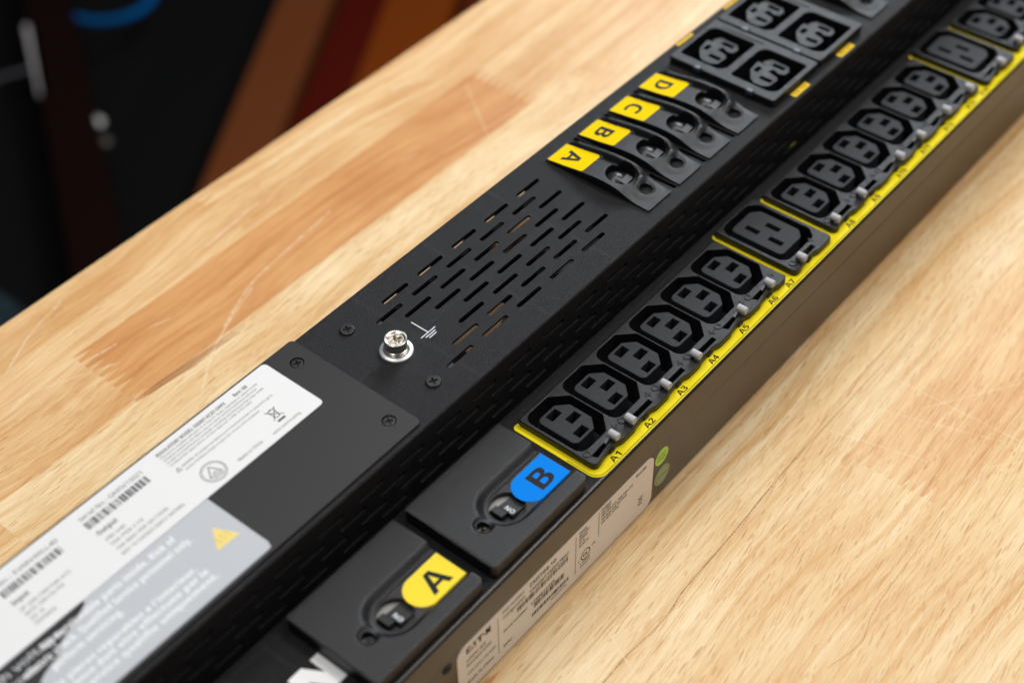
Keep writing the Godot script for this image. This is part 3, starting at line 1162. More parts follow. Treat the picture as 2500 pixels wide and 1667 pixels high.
func build_left_strip(plastic: Material, coat: Material, black: Material) -> void:
	var t := thing("power_strip", "taller left-hand black power strip with vent slits, white label and letters A to D", "power strip", Vector3(150, TABLE, -63.6), "power strips on the workbench")
	var s := M.new()
	var zi0 := L0 + 1.2
	var zi1 := L1 - 1.4
	plate(s, rrect(-330, zi0, -45, zi1, 0), [], LT, LT - 1.2, 0.0)
	# vented panel
	var holes := []
	var z := -86.65
	for r in 8:
		var x0: float = -14.0 if r % 2 == 0 else -24.7
		for k in 5:
			if (r in [3, 4, 5]) and k == (0):
				continue
			holes.append(slit(x0 + k * 22.02, x0 + k * 22.02 + 15.4, z))
		z += 6.44
	plate(s, rrect(-45, zi0, 99, zi1, 0), holes, LT, LT - 1.2, 0.06)
	# panel under the breaker covers, with narrow slots between them
	holes = []
	for k in 3:
		var x := 122.9 + k * 23.5
		holes.append(slit2(x, -92.6, -78.4))
		holes.append(slit2(x + 0.4, -72.0, -58.0))
		holes.append(slit2(x + 0.3, -49.6, -34.9))
	plate(s, rrect(99, zi0, 196, zi1, 0), holes, LT, LT - 1.2, 0.06)
	holes = []
	for b in OUT_BLOCKS:
		holes.append(rrect(b + 0.7, -92.3, b + 39.9, -33.4, 1.0, 2))
	plate(s, rrect(196, zi0, 700, zi1, 0), holes, LT, LT - 1.2, 0.0)
	# folded edges
	for side in 2:
		var prof := PackedVector2Array()
		for k in 8:
			var a := PI / 2 * k / 7.0
			if side == 0:
				prof.append(Vector2(zi1 + 1.4 * sin(a), LT - 1.4 + 1.4 * cos(a)))
			else:
				prof.append(Vector2(zi0 - 1.2 * sin(a), LT - 1.2 + 1.2 * cos(a)))
		if side == 0:
			prof.append(Vector2(L1, 20.4))
		else:
			prof.append(Vector2(L0, 20.4))
			prof.reverse()
		sweep(s, prof, -330, 700)
	part("top_panel", s, coat, t)
	# slotted side walls, joined on a stepped line so that no slit is cut
	for side in 2:
		var w := M.new()
		var zz := L1 if side == 0 else L0
		w.xf = Transform3D(Basis(Vector3(1, 0, 0), Vector3(0, 0, 1), Vector3(0, -1, 0)), Vector3(0, 0, zz)) if side == 0 else Transform3D(Basis(Vector3(1, 0, 0), Vector3(0, 0, -1), Vector3(0, 1, 0)), Vector3(0, 0, zz))
		var sg := -1.0 if side == 0 else 1.0       # local z = -y or y
		var rows := [16.9, 10.4, 4.0, -2.5, -9.0] if side == 0 else [18.0, 13.6, 7.8, 1.4, -5.0]
		var cuts := [20.4, 13.65, 7.2, 0.75, -5.75, -52.9] if side == 0 else [20.4, 15.9, 10.7, 4.6, -1.8, -52.9]
		var ph := -3.9 if side == 0 else -6.2
		var n0 := -15
		while n0 < 31:
			var n1 := n0 + (6 if n0 < 18 else 13)
			var left := PackedVector2Array()
			var right := PackedVector2Array()
			for r in 5:
				for yy in [cuts[r], cuts[r + 1]]:
					left.append(Vector2(ph + n0 * 22.1 - 3.95 + (0.0 if r % 2 == 0 else 11.0), yy * sg))
					right.append(Vector2(ph + n1 * 22.1 - 3.95 + (0.0 if r % 2 == 0 else 11.0), yy * sg))
			right.reverse()
			var o := left.duplicate()
			o.append_array(right)
			var hs := []
			for r in 5:
				for k in range(n0, n1):
					var x0: float = ph + k * 22.1 + (0.0 if r % 2 == 0 else 11.0)
					hs.append(slit(x0, x0 + 14.2, rows[r] * sg, 2.2))
			plate(w, o, hs, 0.0, -1.4, 0.22 if side == 0 else 0.05)
			n0 = n1
		part("slotted_side", w, coat, t)
	# what shows dimly through the slits
	var g := M.new()
	plate(g, rrect(-330, L0 + 1.4, 700, L1 - 1.4, 0), [], -51.5, -52.9, 0.0)
	part("base_plate", g, black, t)
	var c1 := M.new()
	box(c1, Vector3(6, -20, -72), Vector3(40, -2, -56), 1.0)
	box(c1, Vector3(50, 6, -83), Vector3(74, 18, -77), 0.5)
	part("wound_coil", c1, mat("tan card", Color8(196, 156, 118), 0.6), t)
	for q in [[60, -48, 7.0, 16.0], [78, -47, 7.0, 15.0], [92, -62, 6.0, 12.0], [68, -64, 5.0, 14.0], [20, -44, 5.5, 15.0]]:
		var cy := M.new()
		lathe(cy, Vector3(q[0], -25, q[1]), PackedVector2Array([Vector2(0, q[3] + 25.0), Vector2(q[2] - 1, q[3] + 25.0), Vector2(q[2], q[3] + 24.0), Vector2(q[2], 0)]), 20)
		part("capacitor", cy, mat("grey sleeve", Color8(92, 92, 92), 0.5), t)
	for q in [[-23.0, -84.0], [-22.6, -44.0]]:
		var br := M.new()
		box(br, Vector3(q[0], 19.5, q[1] - 6), Vector3(q[0] + 3.4, 22.0, q[1] + 6), 0.2)
		part("inner_bracket", br, mat("bare steel", Color8(170, 178, 182), 0.4, 0.3), t)
	cover_plate(t, coat, black)
	# earth screw, its neighbours and the printed symbol
	for q in [[-34.8, -87.1], [-34.5, -40.4]]:
		var sc := M.new()
		screw_shape(sc, Vector3(q[0], LT + 0.35, q[1]), 3.25, 0.5)
		lathe(sc, Vector3(q[0], LT, q[1]), PackedVector2Array([Vector2(3.25, 0.4), Vector2(3.3, 0.0)]), 32)
		part("screw", sc, mat("black screw", Color8(38, 38, 38), 0.38, 0.2), t)
	earth_screw(t, Vector3(-30.9, LT, -63.4))
	var sy := M.new()
	var y := LT + 0.06
	rule(sy, Vector3(-14.95, y, -69.8), Vector3(-14.95, y, -60.5), 0.5, Vector3.UP)
	rule(sy, Vector3(-19.3, y, -60.5), Vector3(-10.7, y, -60.5), 0.5, Vector3.UP)
	rule(sy, Vector3(-17.9, y, -59.2), Vector3(-12.0, y, -59.2), 0.5, Vector3.UP)
	rule(sy, Vector3(-17.0, y, -58.0), Vector3(-12.7, y, -58.0), 0.5, Vector3.UP)
	part("earth_symbol", sy, mat("white print", Color8(222, 226, 234), 0.5), t)
	var dm := M.new()
	plate(dm, circle(-46.4, -62.8, 1.3, 20), [circle(-46.4, -62.8, 1.0, 20)], LT + 0.12, LT - 0.1, 0.05)
	part("pressed_dimple", dm, coat, t)
	# breakers
	for k in 4:
		breaker_cover_left(t, 101.8 + k * 23.55, "ABCD"[k], plastic)
	breaker_cover_left(t, 294.0, "E", plastic)
	for k in OUT_BLOCKS.size():
		outlet_block(t, OUT_BLOCKS[k], k, plastic)
	# small light behind a side slit
	var led := M.new()
	lathe(led, Vector3(0, 0, 0), PackedVector2Array([Vector2(0, 0.8), Vector2(0.6, 0.6), Vector2(0.9, 0), Vector2(0.9, -1.0)]), 12)
	for k in 2:
		var lm := M.new()
		box(lm, Vector3(212.4 + [0.6, -1.6][k], -3.2, -28.8), Vector3(212.4 + [4.6, 0.4][k], -1.6, -27.5), 0.3)
		var lo := part("indicator_light", lm, [mat("amber lens", Color8(236, 206, 40), 0.3), mat("green lens", Color8(20, 130, 60), 0.3)][k], t)
		lo.set_meta("label", ["yellow indicator behind a side slit", "green indicator behind a side slit"][k])


func slit2(x: float, z0: float, z1: float) -> PackedVector2Array:
	return rrect(x - 1.0, z0, x + 1.0, z1, 0.98, 4)


func cover_plate(t: Node3D, coat: Material, black: Material) -> void:
	var yt := LT + 1.0
	var s := M.new()
	var holes := [circle(-61.3, -89.4, 2.9, 24), circle(-61.1, -39.7, 2.9, 24)]
	plate(s, rrect(-332, L0 - 0.2, -53.3, -29.6, 2.0, 5), holes, yt, LT + 0.03, 0.2)
	var pl := part("cover_plate", s, mat("smooth black coat", Color8(22, 23, 27), 0.47, 0.0, 0.5, 0.12), t)
	for q in [[-61.3, -89.4], [-61.1, -39.7]]:
		var sc := M.new()
		screw_shape(sc, Vector3(q[0], LT + 0.35, q[1]), 2.6, 0.35, 0.62)
		part("screw", sc, mat("black screw", Color8(38, 38, 38), 0.38, 0.2), pl)
	# white rating label
	var w := M.new()
	plate(w, rrect(-330, L0 + 0.9, -69.8, -65.9, 2.0, 5), [], yt + 0.14, yt + 0.02, 0.0)
	var lab := part("white_label", w, mat("white label", Color8(236, 237, 239), 0.42, 0.0, 0.4), t)
	var rt := Vector3(1, 0, 0)
	var up := Vector3(0, 0, -1)
	var y := yt + 0.18
	var k := M.new()
	for q in [["Rev: 00", -89.8, -94.9, 1.7, 6.8, true], ["REGULATORY MODEL: EMA07-HC87-OPPX", -129.6, -94.9, 1.7, 35.0, true], ["Serial No.: GK45V15021", -168.0, -93.4, 2.0, 29.6, false], ["Part No.: EVMV4XLL40", -212.0, -93.0, 2.0, 33.4, false],
			["Output", -167.8, -83.3, 2.2, 9.0, true], ["200-240", -167.8, -79.2, 1.5, 9.0, false], ["16A PER C19", -167.8, -76.2, 1.5, 15.0, false], ["10A MAX PER SECTION", -167.8, -73.0, 1.5, 24.0, false], ["NOT TO EXCEED INPUT RATING", -167.8, -69.8, 1.5, 29.0, false],
			["Input", -206.4, -82.6, 2.2, 7.0, true], ["3P 200-240/346-415", -206.4, -78.6, 1.5, 22.0, false], ["WYE 3W+N+PE", -206.4, -75.8, 1.5, 17.0, false], ["32 A", -206.4, -73.0, 1.5, 6.0, false], ["50/60Hz", -206.4, -70.2, 1.5, 9.0, false],
			["This device complies with part 15 of the FCC Rules. Operation is subject to the", -129.6, -93.0, 1.0, 50.0, false], ["following conditions: this device may not cause harmful interference and must", -129.6, -91.2, 1.0, 48.0, false], ["accept any interference received, including interference that may cause", -129.6, -89.4, 1.0, 50.0, false], ["undesired operation of the device. CAN ICES-003", -129.6, -87.6, 1.0, 42.0, false],
			["WARNING: this product can expose you to chemicals known to cause harm, go to", -127.0, -84.0, 1.1, 47.0, false], ["www.P65Warnings.ca.gov for more information", -127.0, -81.8, 1.0, 38.0, false],
			["Made in China", -111.4, -69.4, 1.5, 12.0, false], ["eaton.com/recycling", -94.0, -68.8, 1.3, 14.4, false]]:
		write(k, q[0], q[3], Vector3(q[1], y, q[2]), rt, up, q[4], q[5])
	barcode(k, Vector3(-168.2, y, -88.2), rt, up, 29.4, 3.8, 0.34)
	barcode(k, Vector3(-206.4, y, -87.6), rt, up, 26.8, 3.6, 0.34)
	barcode(k, Vector3(-250.4, y, -87.6), rt, up, 26.8, 3.6, 0.34)
	bin_symbol(k, Vector3(-86.4, y, -76.4), rt, up, 5.2)
	for r in [[5.0, 0.32], [4.3, 0.16]]:
		ring(k, Vector3(-121.1, y, -73.4), rt, up, r[0], r[1])
	for q in [[-3.0, -1.8, 2.6, -1.8], [2.6, -1.8, 0.0, 3.2], [0.0, 3.2, -3.0, -1.8], [-1.2, -0.6, 1.2, -0.6], [-2.2, -3.0, 2.6, -3.0]]:
		rule(k, Vector3(-121.1 + q[0], y, -73.4 - q[1]), Vector3(-121.1 + q[2], y, -73.4 - q[3]), 0.4, Vector3.UP)
	for q in [[-129.8, -83.4, -127.8, -83.4], [-127.8, -83.4, -128.8, -85.4], [-128.8, -85.4, -129.8, -83.4]]:
		rule(k, Vector3(q[0], y, q[1]), Vector3(q[2], y, q[3]), 0.3, Vector3.UP)
	part("lettering", k, mat("grey ink", Color8(70, 70, 72), 0.55), lab)
	# black warning label under a torn silver one
	var bl := M.new()
	plate(bl, rrect(-330, -65.5, -170, -31.2, 0.5, 2), [], yt + 0.1, yt + 0.02, 0.0)
	var bk := part("black_label", bl, mat("gloss black print", Color8(20, 20, 26), 0.35), t)
	var sl := M.new()
	var tear := [-131.6, -65.6, -131.3, -33.6, -132.0, -32.6, -131.9, -31.7, -133.4, -31.2, -262.0, -31.2]
	var o := pts(tear)
	var zz := -32.0
	var jag := RandomNumberGenerator.new()
	jag.seed = 5
	while zz > -65.0:
		o.append(Vector2(lerpf(-258.0, -189.0, (-31.2 - zz) / 34.4) + jag.randf_range(-2.5, 2.5), zz))
		zz -= 1.7
	o.append(Vector2(-190.0, -65.6))
	plate(sl, o, [], yt + 0.24, yt + 0.12, 0.0)
	var sv := part("silver_label", sl, mat("silver foil", Color8(194, 199, 205), 0.55, 0.05, 0.3), t)
	var wt := M.new()
	var y2 := yt + 0.28
	for q in [["No serviceable parts inside. Risk of", -211.0, -60.0, 2.9, 59.4], ["electric shock. Qualified Service personnel only.", -222.0, -55.2, 2.9, 73.8], ["perform servicing.", -214.0, -50.6, 2.9, 30.0], ["Pas de pieces reparables a l'interieur.", -226.0, -44.2, 2.6, 70.2], ["La maintenance doit etre effectuee par le", -236.0, -40.3, 2.6, 82.2], ["personnel de service qualifie uniquement.", -240.0, -36.3, 2.6, 87.4]]:
		write(wt, q[0], q[3], Vector3(q[1], y2, q[2]), rt, up, q[4], true)
	part("lettering", wt, mat("bright white print", Color8(248, 250, 252), 0.6), sv)
	var wb := M.new()
	for q in [["DANGER: high voltage,", -262.0, -60.4, 2.9, 60.0], ["disconnect all supply cords", -274.0, -55.4, 2.9, 58.0], ["before any servicing work", -290.0, -50.2, 2.9, 66.0], ["ATTENTION tension elevee", -300.0, -45.0, 2.9, 68.0], ["debrancher avant entretien", -306.0, -39.8, 2.9, 66.0]]:
		write(wb, q[0], q[3], Vector3(q[1], yt + 0.12, q[2]), rt, up, q[4])
	part("lettering", wb, mat("white print", Color8(222, 226, 234), 0.5), bk)
	var tr := M.new()
	plate(tr, pts([-145.6, -44.9, -135.0, -44.5, -139.8, -54.2]), [], yt + 0.3, yt + 0.2, 0.0)
	var tri_ := part("hazard_triangle", tr, mat("hazard yellow", Color8(244, 222, 140), 0.6, 0.0, 0.2), t)
	var hz := M.new()
	for q in 3:
		for e in 4:
			var bx := -142.4 + q * 2.2
			rule(hz, Vector3(bx + sin(e * 1.6) * 0.4, yt + 0.33, -46.2 - e * 0.95), Vector3(bx + sin((e + 1) * 1.6) * 0.4, yt + 0.33, -46.2 - (e + 1) * 0.95), 0.35, Vector3.UP)
	part("heat_symbol", hz, mat("ochre print", Color8(222, 194, 104), 0.6, 0.0, 0.2), tri_)


func earth_screw(t: Node3D, c: Vector3) -> void:
	var steel := mat("nickel", Color8(228, 221, 210), 0.27, 1.0)
	var w := M.new()
	lathe(w, c, PackedVector2Array([Vector2(2.5, 1.05), Vector2(6.7, 1.0), Vector2(7.0, 0.7), Vector2(7.0, 0.0)]), 40)
	var o := part("earth_screw", w, mat("zinc washer", Color8(214, 220, 222), 0.42, 0.75), t)
	var l := M.new()
	lathe(l, c, PackedVector2Array([Vector2(3.0, 2.0), Vector2(5.2, 1.95), Vector2(5.45, 1.6), Vector2(5.45, 1.1), Vector2(5.0, 1.04)]), 40)
	lathe(l, c, PackedVector2Array([Vector2(2.5, 3.0), Vector2(5.0, 2.95), Vector2(5.2, 2.65), Vector2(5.2, 2.2), Vector2(4.7, 2.0)]), 40)
	part("lock_washer", l, steel, o)
	var h := M.new()
	lathe(h, c, PackedVector2Array([Vector2(3.4, 6.75), Vector2(3.9, 7.0), Vector2(4.3, 7.25), Vector2(4.65, 7.1), Vector2(4.8, 6.6), Vector2(4.65, 5.2), Vector2(4.6, 4.0), Vector2(4.8, 3.2), Vector2(4.8, 3.0)]), 48, 0.3)
	var x := PackedVector2Array()
	for q in [[2.4, 0.6], [0.7, 0.7], [0.6, 2.4], [-0.6, 2.4], [-0.7, 0.7], [-2.4, 0.6], [-2.4, -0.6], [-0.7, -0.7], [-0.6, -2.4], [0.6, -2.4], [0.7, -0.7], [2.4, -0.6]]:
		x.append(Vector2(c.x, c.z) + Vector2(q[0], q[1]).rotated(0.35))
	plate(h, circle(c.x, c.z, 3.45, 36), [x], c.y + 6.8, c.y + 4.6, 0.35)
	plate(h, circle(c.x, c.z, 3.3, 20), [], c.y + 4.7, c.y + 4.4, 0.0)
	part("screw_head", h, steel, o)


func arch(z: float) -> float:
	# height of a breaker cover above the panel, from its high-label end to the screw end
	var k := [[-92.6, 0.9], [-86.0, 1.7], [-80.0, 2.5], [-72.0, 3.8], [-64.0, 4.7], [-57.0, 4.7], [-52.0, 4.0], [-47.0, 2.4], [-43.0, 1.3], [-39.0, 0.9], [-34.4, 0.8]]
	for i in k.size() - 1:
		if z <= k[i + 1][0] or i == k.size() - 2:
			var t: float = clampf((z - k[i][0]) / (k[i + 1][0] - k[i][0]), 0, 1)
			return cubic_interpolate(k[i][1], k[i + 1][1], k[maxi(i - 1, 0)][1], k[mini(i + 2, k.size() - 1)][1], t)
	return 0.8


func breaker_cover_left(t: Node3D, x0: float, letter: String, plastic: Material) -> void:
	var x1 := x0 + 17.4
	var c := Vector2(x0 + 9.3, -57.0)
	var sc := Vector2(x0 + 10.6, -43.6)
	var f := func(x: float, z: float) -> float:
		var y := LT + arch(z)
		# raised rim along the far side, wrapped round the window
		var rim := smoothstep(x0 + 14.9, x0 + 16.0, x) * smoothstep(-92.0, -86.0, z) * (1.0 - smoothstep(-54.0, -47.0, z))
		var dw := Vector2(x, z).distance_to(c)
		if z > c.y:
			rim = maxf(rim, 0.7 * smoothstep(7.2, 8.4, dw) * (1.0 - smoothstep(8.4, 13.0, dw)) * smoothstep(c.y, c.y + 4.0, z) * smoothstep(x0 + 6.0, x0 + 13.0, x))
		y += 1.8 * rim
		y -= 1.5 * smoothstep(x0 + 12.4, x0 + 13.2, x) * (1.0 - smoothstep(x0 + 14.4, x0 + 15.0, x)) * smoothstep(-71.5, -70.0, z) * (1.0 - smoothstep(-53.0, -48.0, z))
		# dish of the screw
		var ds := Vector2((x - sc.x) * 0.9, z - sc.y).length()
		y += 0.5 * smoothstep(3.0, 4.2, ds) * (1.0 - smoothstep(4.2, 8.0, ds))
		return y
	var m := M.new()
	var win := circle(c.x, c.y, 7.0, 36)
	var hole := PackedVector2Array()
	for k in 20:
		var a := TAU * k / 20
		hole.append(sc + Vector2(cos(a) * 3.5, sin(a) * 3.0))
	shaped_top(m, rrect(x0, -92.6, x1, -34.4, 0.6, 2), [win, hole], f, 0.8, LT - 0.05, LT - 4.0)
	var cv := part("breaker_cover", m, plastic, t)
	if letter != "E":
		cv.set_meta("label", "breaker cover with the yellow label %s" % letter)
	# label follows the slope
	var l := M.new()
	var yl := func(z: float) -> float: return LT + arch(z) + 0.12
	var la := rounded(pts([x0 + 0.35, -91.6, x0 + 14.7, -91.6, x0 + 14.7, -71.8, x0 + 0.35, -71.8]), [0.6, 0.6, 2.0, 1.2], 5)
	shaped_top(l, la, [], func(x: float, z: float) -> float: return yl.call(z), 1.6, LT + 0.4, LT)
	var lo := part("letter_label", l, mat("strong yellow print", Color8(240, 208, 0), 0.6, 0.0, 0.15), cv)
	var w := M.new()
	write(w, letter, 8.2, Vector3(x0 + 7.4, 0.0, -86.6), Vector3(-1, 0, 0), Vector3(0, 0, 1), 8.6 if letter == "A" else 7.2, true, true)
	for i in w.v.size():
		w.v[i].y = LT + arch(w.v[i].z) + 0.2
	if letter != "E":
		part("lettering", w, mat("charcoal print", Color8(44, 46, 50), 0.6, 0.0, 0.2), lo)
	# switch
	var gloss := mat("glossy switch", Color8(34, 35, 37), 0.3, 0.0, 0.5)
	var s := M.new()
	plate(s, circle(c.x, c.y, 6.7, 28), [], LT - 1.5, LT - 3.0, 0.0)
	s.xf = Transform3D(Basis.IDENTITY, Vector3(c.x - 1.2, LT - 1.4, c.y - 1.2))
	lathe(s, Vector3.ZERO, PackedVector2Array([Vector2(0, 5.2), Vector2(2.0, 5.0), Vector2(3.6, 4.4), Vector2(4.7, 3.4), Vector2(5.2, 2.0), Vector2(5.2, 0)]), 28, 0.3)
	s.xf = Transform3D(Basis(Vector3(0, 1, 0), 0.1) * Basis(Vector3(1, 0, 0), 0.2), Vector3(c.x + 1.0, LT + 1.6, c.y + 3.2))
	part("breaker_switch", s, gloss, cv)
	var tg := M.new()
	tg.xf = s.xf
	box(tg, Vector3(-4.4, -2, -1.8), Vector3(1.8, 1.7, 1.8), 0.3)
	part("switch_toggle", tg, mat("grey toggle", Color8(74, 76, 80), 0.4), cv)
	var b := M.new()
	screw_shape(b, Vector3(sc.x, LT - 1.6, sc.y), 2.5, 0.4, 0.7)
	part("screw", b, mat("dark screw", Color8(70, 68, 64), 0.32, 0.85), cv)


const OUT_BLOCKS := [199.6, 241.3, 398.0, 439.7]


func outlet_block(t: Node3D, x0: float, index: int, plastic: Material) -> void:
	var x1 := x0 + 40.6
	var y := LT + 4.0
	var m := M.new()
	var cavs := []
	var spots := [Vector2(x0 + 5.8, -90.5), Vector2(x0 + 5.8, -60.9)]
	for s in spots:
		cavs.append(rounded(pts([s.x, s.y, s.x + 28.6, s.y, s.x + 28.6, s.y + 25.0, s.x, s.y + 25.0]), [1.6, 4.6, 1.6, 4.6], 6))
	plate(m, rrect(x0, -93.0, x1, -32.7, 1.6, 4), cavs, y, LT - 12, 0.5)
	plate(m, rrect(x0 + 1, -92, x1 - 1, -33.6, 0), [], LT - 10, LT - 11, 0.0)
	plate(m, rrect(x0 + 36.6, -86.0, x0 + 37.4, -62.0, 0), [], y + 0.3, y - 0.1, 0.1)
	var o := part("outlet_block", m, plastic, t)
	for s in spots:
		var g := M.new()
		var uv := [0.41, 0.145, 0.686, 0.109, 0.715, 0.165, 0.68, 0.24, 0.75, 0.2, 0.9, 0.284, 0.88, 0.69, 0.774, 0.787, 0.637, 0.774, 0.6, 0.66, 0.66, 0.5, 0.56, 0.45, 0.508, 0.687, 0.44, 0.757, 0.193, 0.729, 0.13, 0.6, 0.13, 0.416, 0.212, 0.3]
		var q := []
		for i in range(0, uv.size(), 2):
			q.append_array([s.x + uv[i] * 28.6, s.y + uv[i + 1] * 25.0])
		var poly := rounded(pts(q), [1.2, 1.2, 0, 0, 1.2, 1.6, 1.6, 1.6, 0.8, 0.6, 0.6, 0.6, 0.8, 1.2, 1.6, 1.4, 1.4, 0.8], 3)
		var hs := [rrect(s.x + 12.2, s.y + 5.2, s.x + 16.6, s.y + 7.6, 0.2, 1), rrect(s.x + 21.0, s.y + 10.2, s.x + 23.4, s.y + 16.6, 0.2, 1), rrect(s.x + 8.4, s.y + 10.8, s.x + 10.9, s.y + 17.2, 0.2, 1)]
		plate(g, poly, hs, y - 2.2, LT - 10, 0.25)
		part("socket_insert", g, plastic, o)
	for z in [-76.4, -46.2]:
		var k := M.new()
		box(k, Vector3(x0 - 1.0, y - 1.6, z - 1.7), Vector3(x0 + 1.5, y + 0.7, z + 1.7), 0.4)
		part("light_guide", k, mat("smoky lens", Color8(66, 76, 84), 0.35), o)
	for z in [[-97.9, 1.9], [-30.5, 3.4]]:
		var l := M.new()
		plate(l, rrect(x0 + 14.2, z[0] - z[1] / 2, x0 + 27.4, z[0] + z[1] / 2, 0.5, 2), [], LT + 0.14, LT + 0.02, 0.0)
		var lo := part("yellow_label", l, mat("warm yellow print", Color8(232, 192, 48), 0.6, 0.0, 0.2), t)
		var w := M.new()
		write(w, ["A1  A2", "A3  A4", "B1  B2", "B3  B4"][index], z[1] * 0.55, Vector3(x0 + 25.6, LT + 0.18, z[0] - z[1] * 0.3), Vector3(-1, 0, 0), Vector3(0, 0, 1), 9.6)
		part("lettering", w, mat("brown ink", Color8(110, 84, 30), 0.5), lo)


# ------------------------------------------------------------------ the blurred place behind the bench, its weaker light put into dark colours
func slab(m: M, a: Vector3, b: Vector3, w: float, hgt: float) -> void:
	# a board of width w and height hgt whose top runs from a to b
	var d := b - a
	var side := Vector3(-d.z, 0, d.x).normalized()
	var up := side.cross(d).normalized()
	if up.y < 0:
		up = -up
	m.xf = Transform3D(Basis(d.normalized(), up, d.normalized().cross(up)), a)
	box(m, Vector3(0, -hgt, -w / 2), Vector3(d.length(), 0, w / 2), 2.0)
	m.xf = Transform3D()


func build_background() -> void:
	var fl := M.new()
	plate(fl, rrect(-3000, -5000, 5000, 3000, 0), [], -962, -982, 0.0)
	var floor_ := MeshInstance3D.new()
	floor_.name = "floor"
	floor_.mesh = fl.mesh()
	floor_.material_override = mat("dark floor", Color8(6, 6, 6), 0.9, 0.0, 0.3, 0.4, 60.0)
	floor_.position.y = -TABLE * 0.001
	floor_.set_meta("kind", "structure")
	floor_.set_meta("label", "dark floor far below the bench")
	add_child(floor_)
	var y := -900.0
	var o := thing("wooden_chest", "dark red-brown wooden chest with a lighter board edge, blurred behind the bench", "chest", Vector3(620, -962, -700))
	var m := M.new()
	slab(m, Vector3(1240, y, -1462), Vector3(536, y, -1020), 84, 60)
	part("board_edge", m, mat("brown board", Color8(112, 60, 30), 0.75, 0.0, 0.15), o)
	m = M.new()
	slab(m, Vector3(1330, y - 6, -1402), Vector3(700, y - 6, -1031), 66, 56)
	part("side_panel", m, mat("dark red wood", Color8(80, 16, 6), 0.75, 0.0, 0.15), o)
	m = M.new()
	slab(m, Vector3(1371, y - 12, -1332), Vector3(742, y - 12, -961), 124, 50)
	part("front_panel", m, mat("orange brown wood", Color8(126, 58, 12), 0.75, 0.0, 0.15), o)
	m = M.new()
	slab(m, Vector3(1437, y - 16, -1220), Vector3(810, y - 16, -850), 110, 46)
	part("back_panel", m, mat("red brown wood", Color8(96, 38, 18), 0.75, 0.0, 0.15), o)
	o = thing("floor_mat", "dark grey rubber mat lying beside the wooden chest", "mat", Vector3(800, -939.5, -1250))
	m = M.new()
	slab(m, Vector3(1200, -949, -1620), Vector3(440, -949, -1120), 120, 13)
	part("mat_sheet", m, mat("grey rubber", Color8(15, 15, 16), 0.9, 0.0, 0.2), o)
	o = thing("leaning_post", "dark brown wooden post leaning at the far left behind the bench", "post", Vector3(300, -962, -760))
	m = M.new()
	slab(m, Vector3(938, y + 8, -1851), Vector3(417, y + 8, -1047), 74, 70)
	part("shaft", m, mat("dark brown wood", Color8(24, 9, 6), 0.75, 0.0, 0.15), o)
	for q in [[672, -1379, 13.4, Color8(214, 212, 204)], [651, -1334, 10.4, Color8(92, 86, 78)]]:
		m = M.new()
		var prof := PackedVector2Array()
		for k in 7:
			prof.append(Vector2(q[2] * sin(PI / 2 * k / 6.0), q[2] * 0.6 * cos(PI / 2 * k / 6.0)))
		lathe(m, Vector3(q[0], y - 0.0, q[1]), prof, 20, 0.2)
		part("metal_cap", m, mat("cap %d" % int(q[2]), q[3], 0.4, 0.3), o)
	o = thing("blue_cable", "bright blue cable in a loop at the top left, far out of focus", "cable", Vector3(864, y, -1583))
	m = M.new()
	tube(m, curve([Vector3(819, y - 60, -1732), Vector3(837, y - 10, -1672), Vector3(830, y, -1616), Vector3(846, y, -1579), Vector3(877, y, -1556), Vector3(914, y, -1552), Vector3(950, y + 5, -1565), Vector3(1028, y + 5, -1628), Vector3(1117, y - 40, -1732)]), 6.8)
	part("sheath", m, mat("blue sheath", Color8(0, 92, 156), 0.75, 0.0, 0.15), o)
	o = thing("grey_wire", "thin grey wire loop crossing behind the white tag", "wire", Vector3(760, y, -1583))
	m = M.new()
	tube(m, curve([Vector3(596, y, -1576), Vector3(655, y, -1579), Vector3(685, y, -1567), Vector3(728, y, -1564), Vector3(789, y, -1601), Vector3(840, y, -1647), Vector3(849, y, -1674), Vector3(864, y, -1747)]), 3.2)
	part("strand", m, mat("grey strand", Color8(92, 90, 96), 0.75, 0.0, 0.15), o)
	o = thing("white_tag", "narrow pale tag hanging on the grey wire at the far left", "tag", Vector3(715, y, -1568))
	m = M.new()
	slab(m, Vector3(766, y + 8, -1651), Vector3(664, y + 8, -1485), 16, 6)
	part("tag_strip", m, mat("pale strip", Color8(196, 190, 190), 0.75, 0.0, 0.15), o)
	o = thing("grey_crate", "blue-grey crate corner low at the left edge below the bench", "crate", Vector3(60, -962, -700))
	m = M.new()
	box(m, Vector3(60, -962, -1480), Vector3(366, -908, -1150), 6.0)
	part("crate_body", m, mat("blue grey plastic", Color8(44, 60, 68), 0.75, 0.0, 0.15), o)
	m = M.new()
	plate(m, rrect(66, -1474, 360, -1156, 4), [rrect(80, -1460, 346, -1170, 4)], -900, -908, 1.0)
	part("crate_rim", m, mat("blue grey plastic", Color8(44, 60, 68), 0.75, 0.0, 0.15), o)


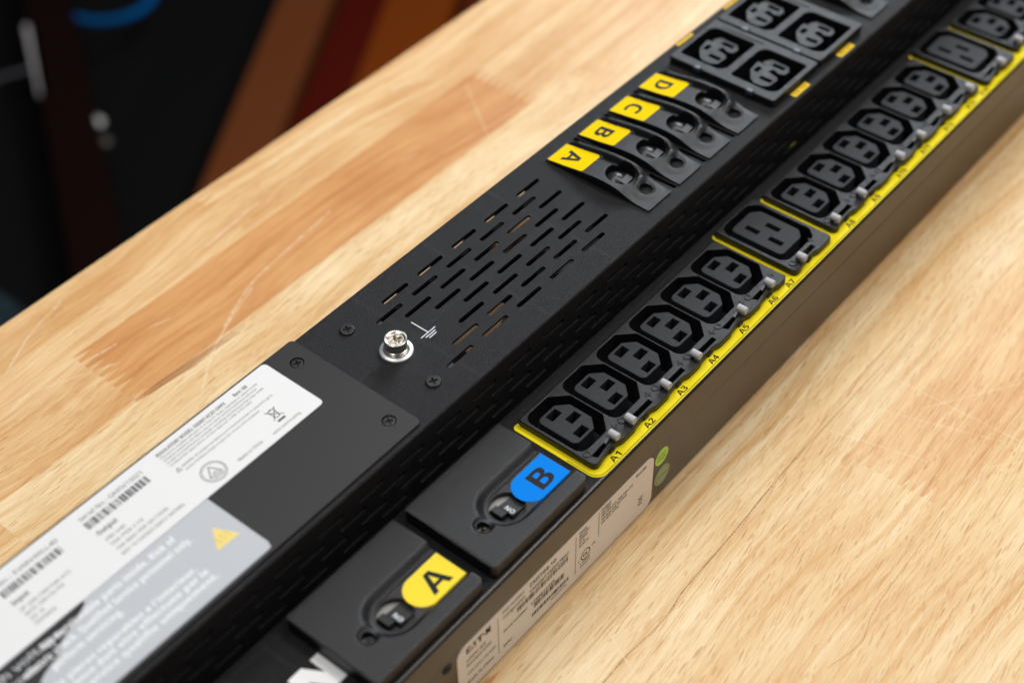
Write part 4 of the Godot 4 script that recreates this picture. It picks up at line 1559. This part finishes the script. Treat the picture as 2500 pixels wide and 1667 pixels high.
# ------------------------------------------------------------------ scene
func _ready() -> void:
	rng.seed = 20
	var cam := Camera3D.new()
	cam.name = "camera"
	var at := CameraAttributesPhysical.new()
	at.frustum_focal_length = 54.7
	at.frustum_near = 0.05
	at.frustum_far = 20.0
	at.frustum_focus_distance = 0.654
	at.exposure_aperture = 5.4
	cam.attributes = at
	cam.transform = Transform3D(Basis(Vector3(0.63481965, -0.01237001, 0.77256132), Vector3(0.55372036, 0.70463588, -0.44371392), Vector3(-0.53888568, 0.70946125, 0.45416623)), Vector3(-336.5496, 471.6551 - TABLE, 255.0684) * 0.001)
	add_child(cam)
	var we := WorldEnvironment.new()
	we.name = "even_fill_light"
	var env := Environment.new()
	env.background_mode = Environment.BG_COLOR
	env.background_color = Color(0.28, 0.285, 0.3)  # even grey surround as fill light, in place of the unseen room
	env.tonemap_mode = Environment.TONE_MAPPER_LINEAR
	env.tonemap_exposure = 0.96
	env.sdfgi_enabled = true
	env.ssao_enabled = true
	env.ssil_enabled = true
	we.environment = env
	add_child(we)
	# unseen lamps: three above to light the bench, one beyond for the far sheen
	lamp("unseen_ceiling_lamp", Vector3(-0.3, 1.55, -0.4), Vector3(0.0, 0.0, -0.1), Vector2(1.2, 0.2), 0.95, Color(1.0, 0.985, 0.965))
	lamp("unseen_ceiling_lamp_001", Vector3(0.75, 1.55, -0.05), Vector3(0.2, 0.0, 0.05), Vector2(1.6, 0.22), 1.3, Color(1.0, 0.985, 0.965))
	lamp("unseen_ceiling_lamp_002", Vector3(0.5, 1.5, 0.75), Vector3(0.15, 0.0, 0.1), Vector2(1.6, 0.22), 1.0, Color(1.0, 0.985, 0.965))
	lamp("unseen_far_lamp", Vector3(2.0, 1.05, -0.85), Vector3(0.2, 0.0, 0.0), Vector2(0.95, 0.75), 2.5, Color(0.94, 0.97, 1.0))

	build_background()
	build_bench()
	var coat := mat("black powder coat", Color8(22, 22, 25), 0.48, 0.0, 0.42, 1.2, 44.0)
	var plastic := mat("black moulded plastic", Color8(23, 24, 27), 0.32, 0.0, 0.45, 0.5, 34.0)
	var black := mat("dull black", Color8(24, 24, 24), 0.6)
	build_left_strip(plastic, coat, black)
	build_right_strip(plastic, coat, black)


func lamp(called: String, at: Vector3, target: Vector3, size: Vector2, energy: float, c: Color) -> void:
	var l := AreaLight3D.new()
	l.name = called
	l.area_size = size
	l.light_energy = energy
	l.light_color = c
	l.shadow_enabled = true
	l.transform = Transform3D(Basis.looking_at(target - at, Vector3.UP if absf((target - at).normalized().y) < 0.98 else Vector3.RIGHT), at)
	add_child(l)
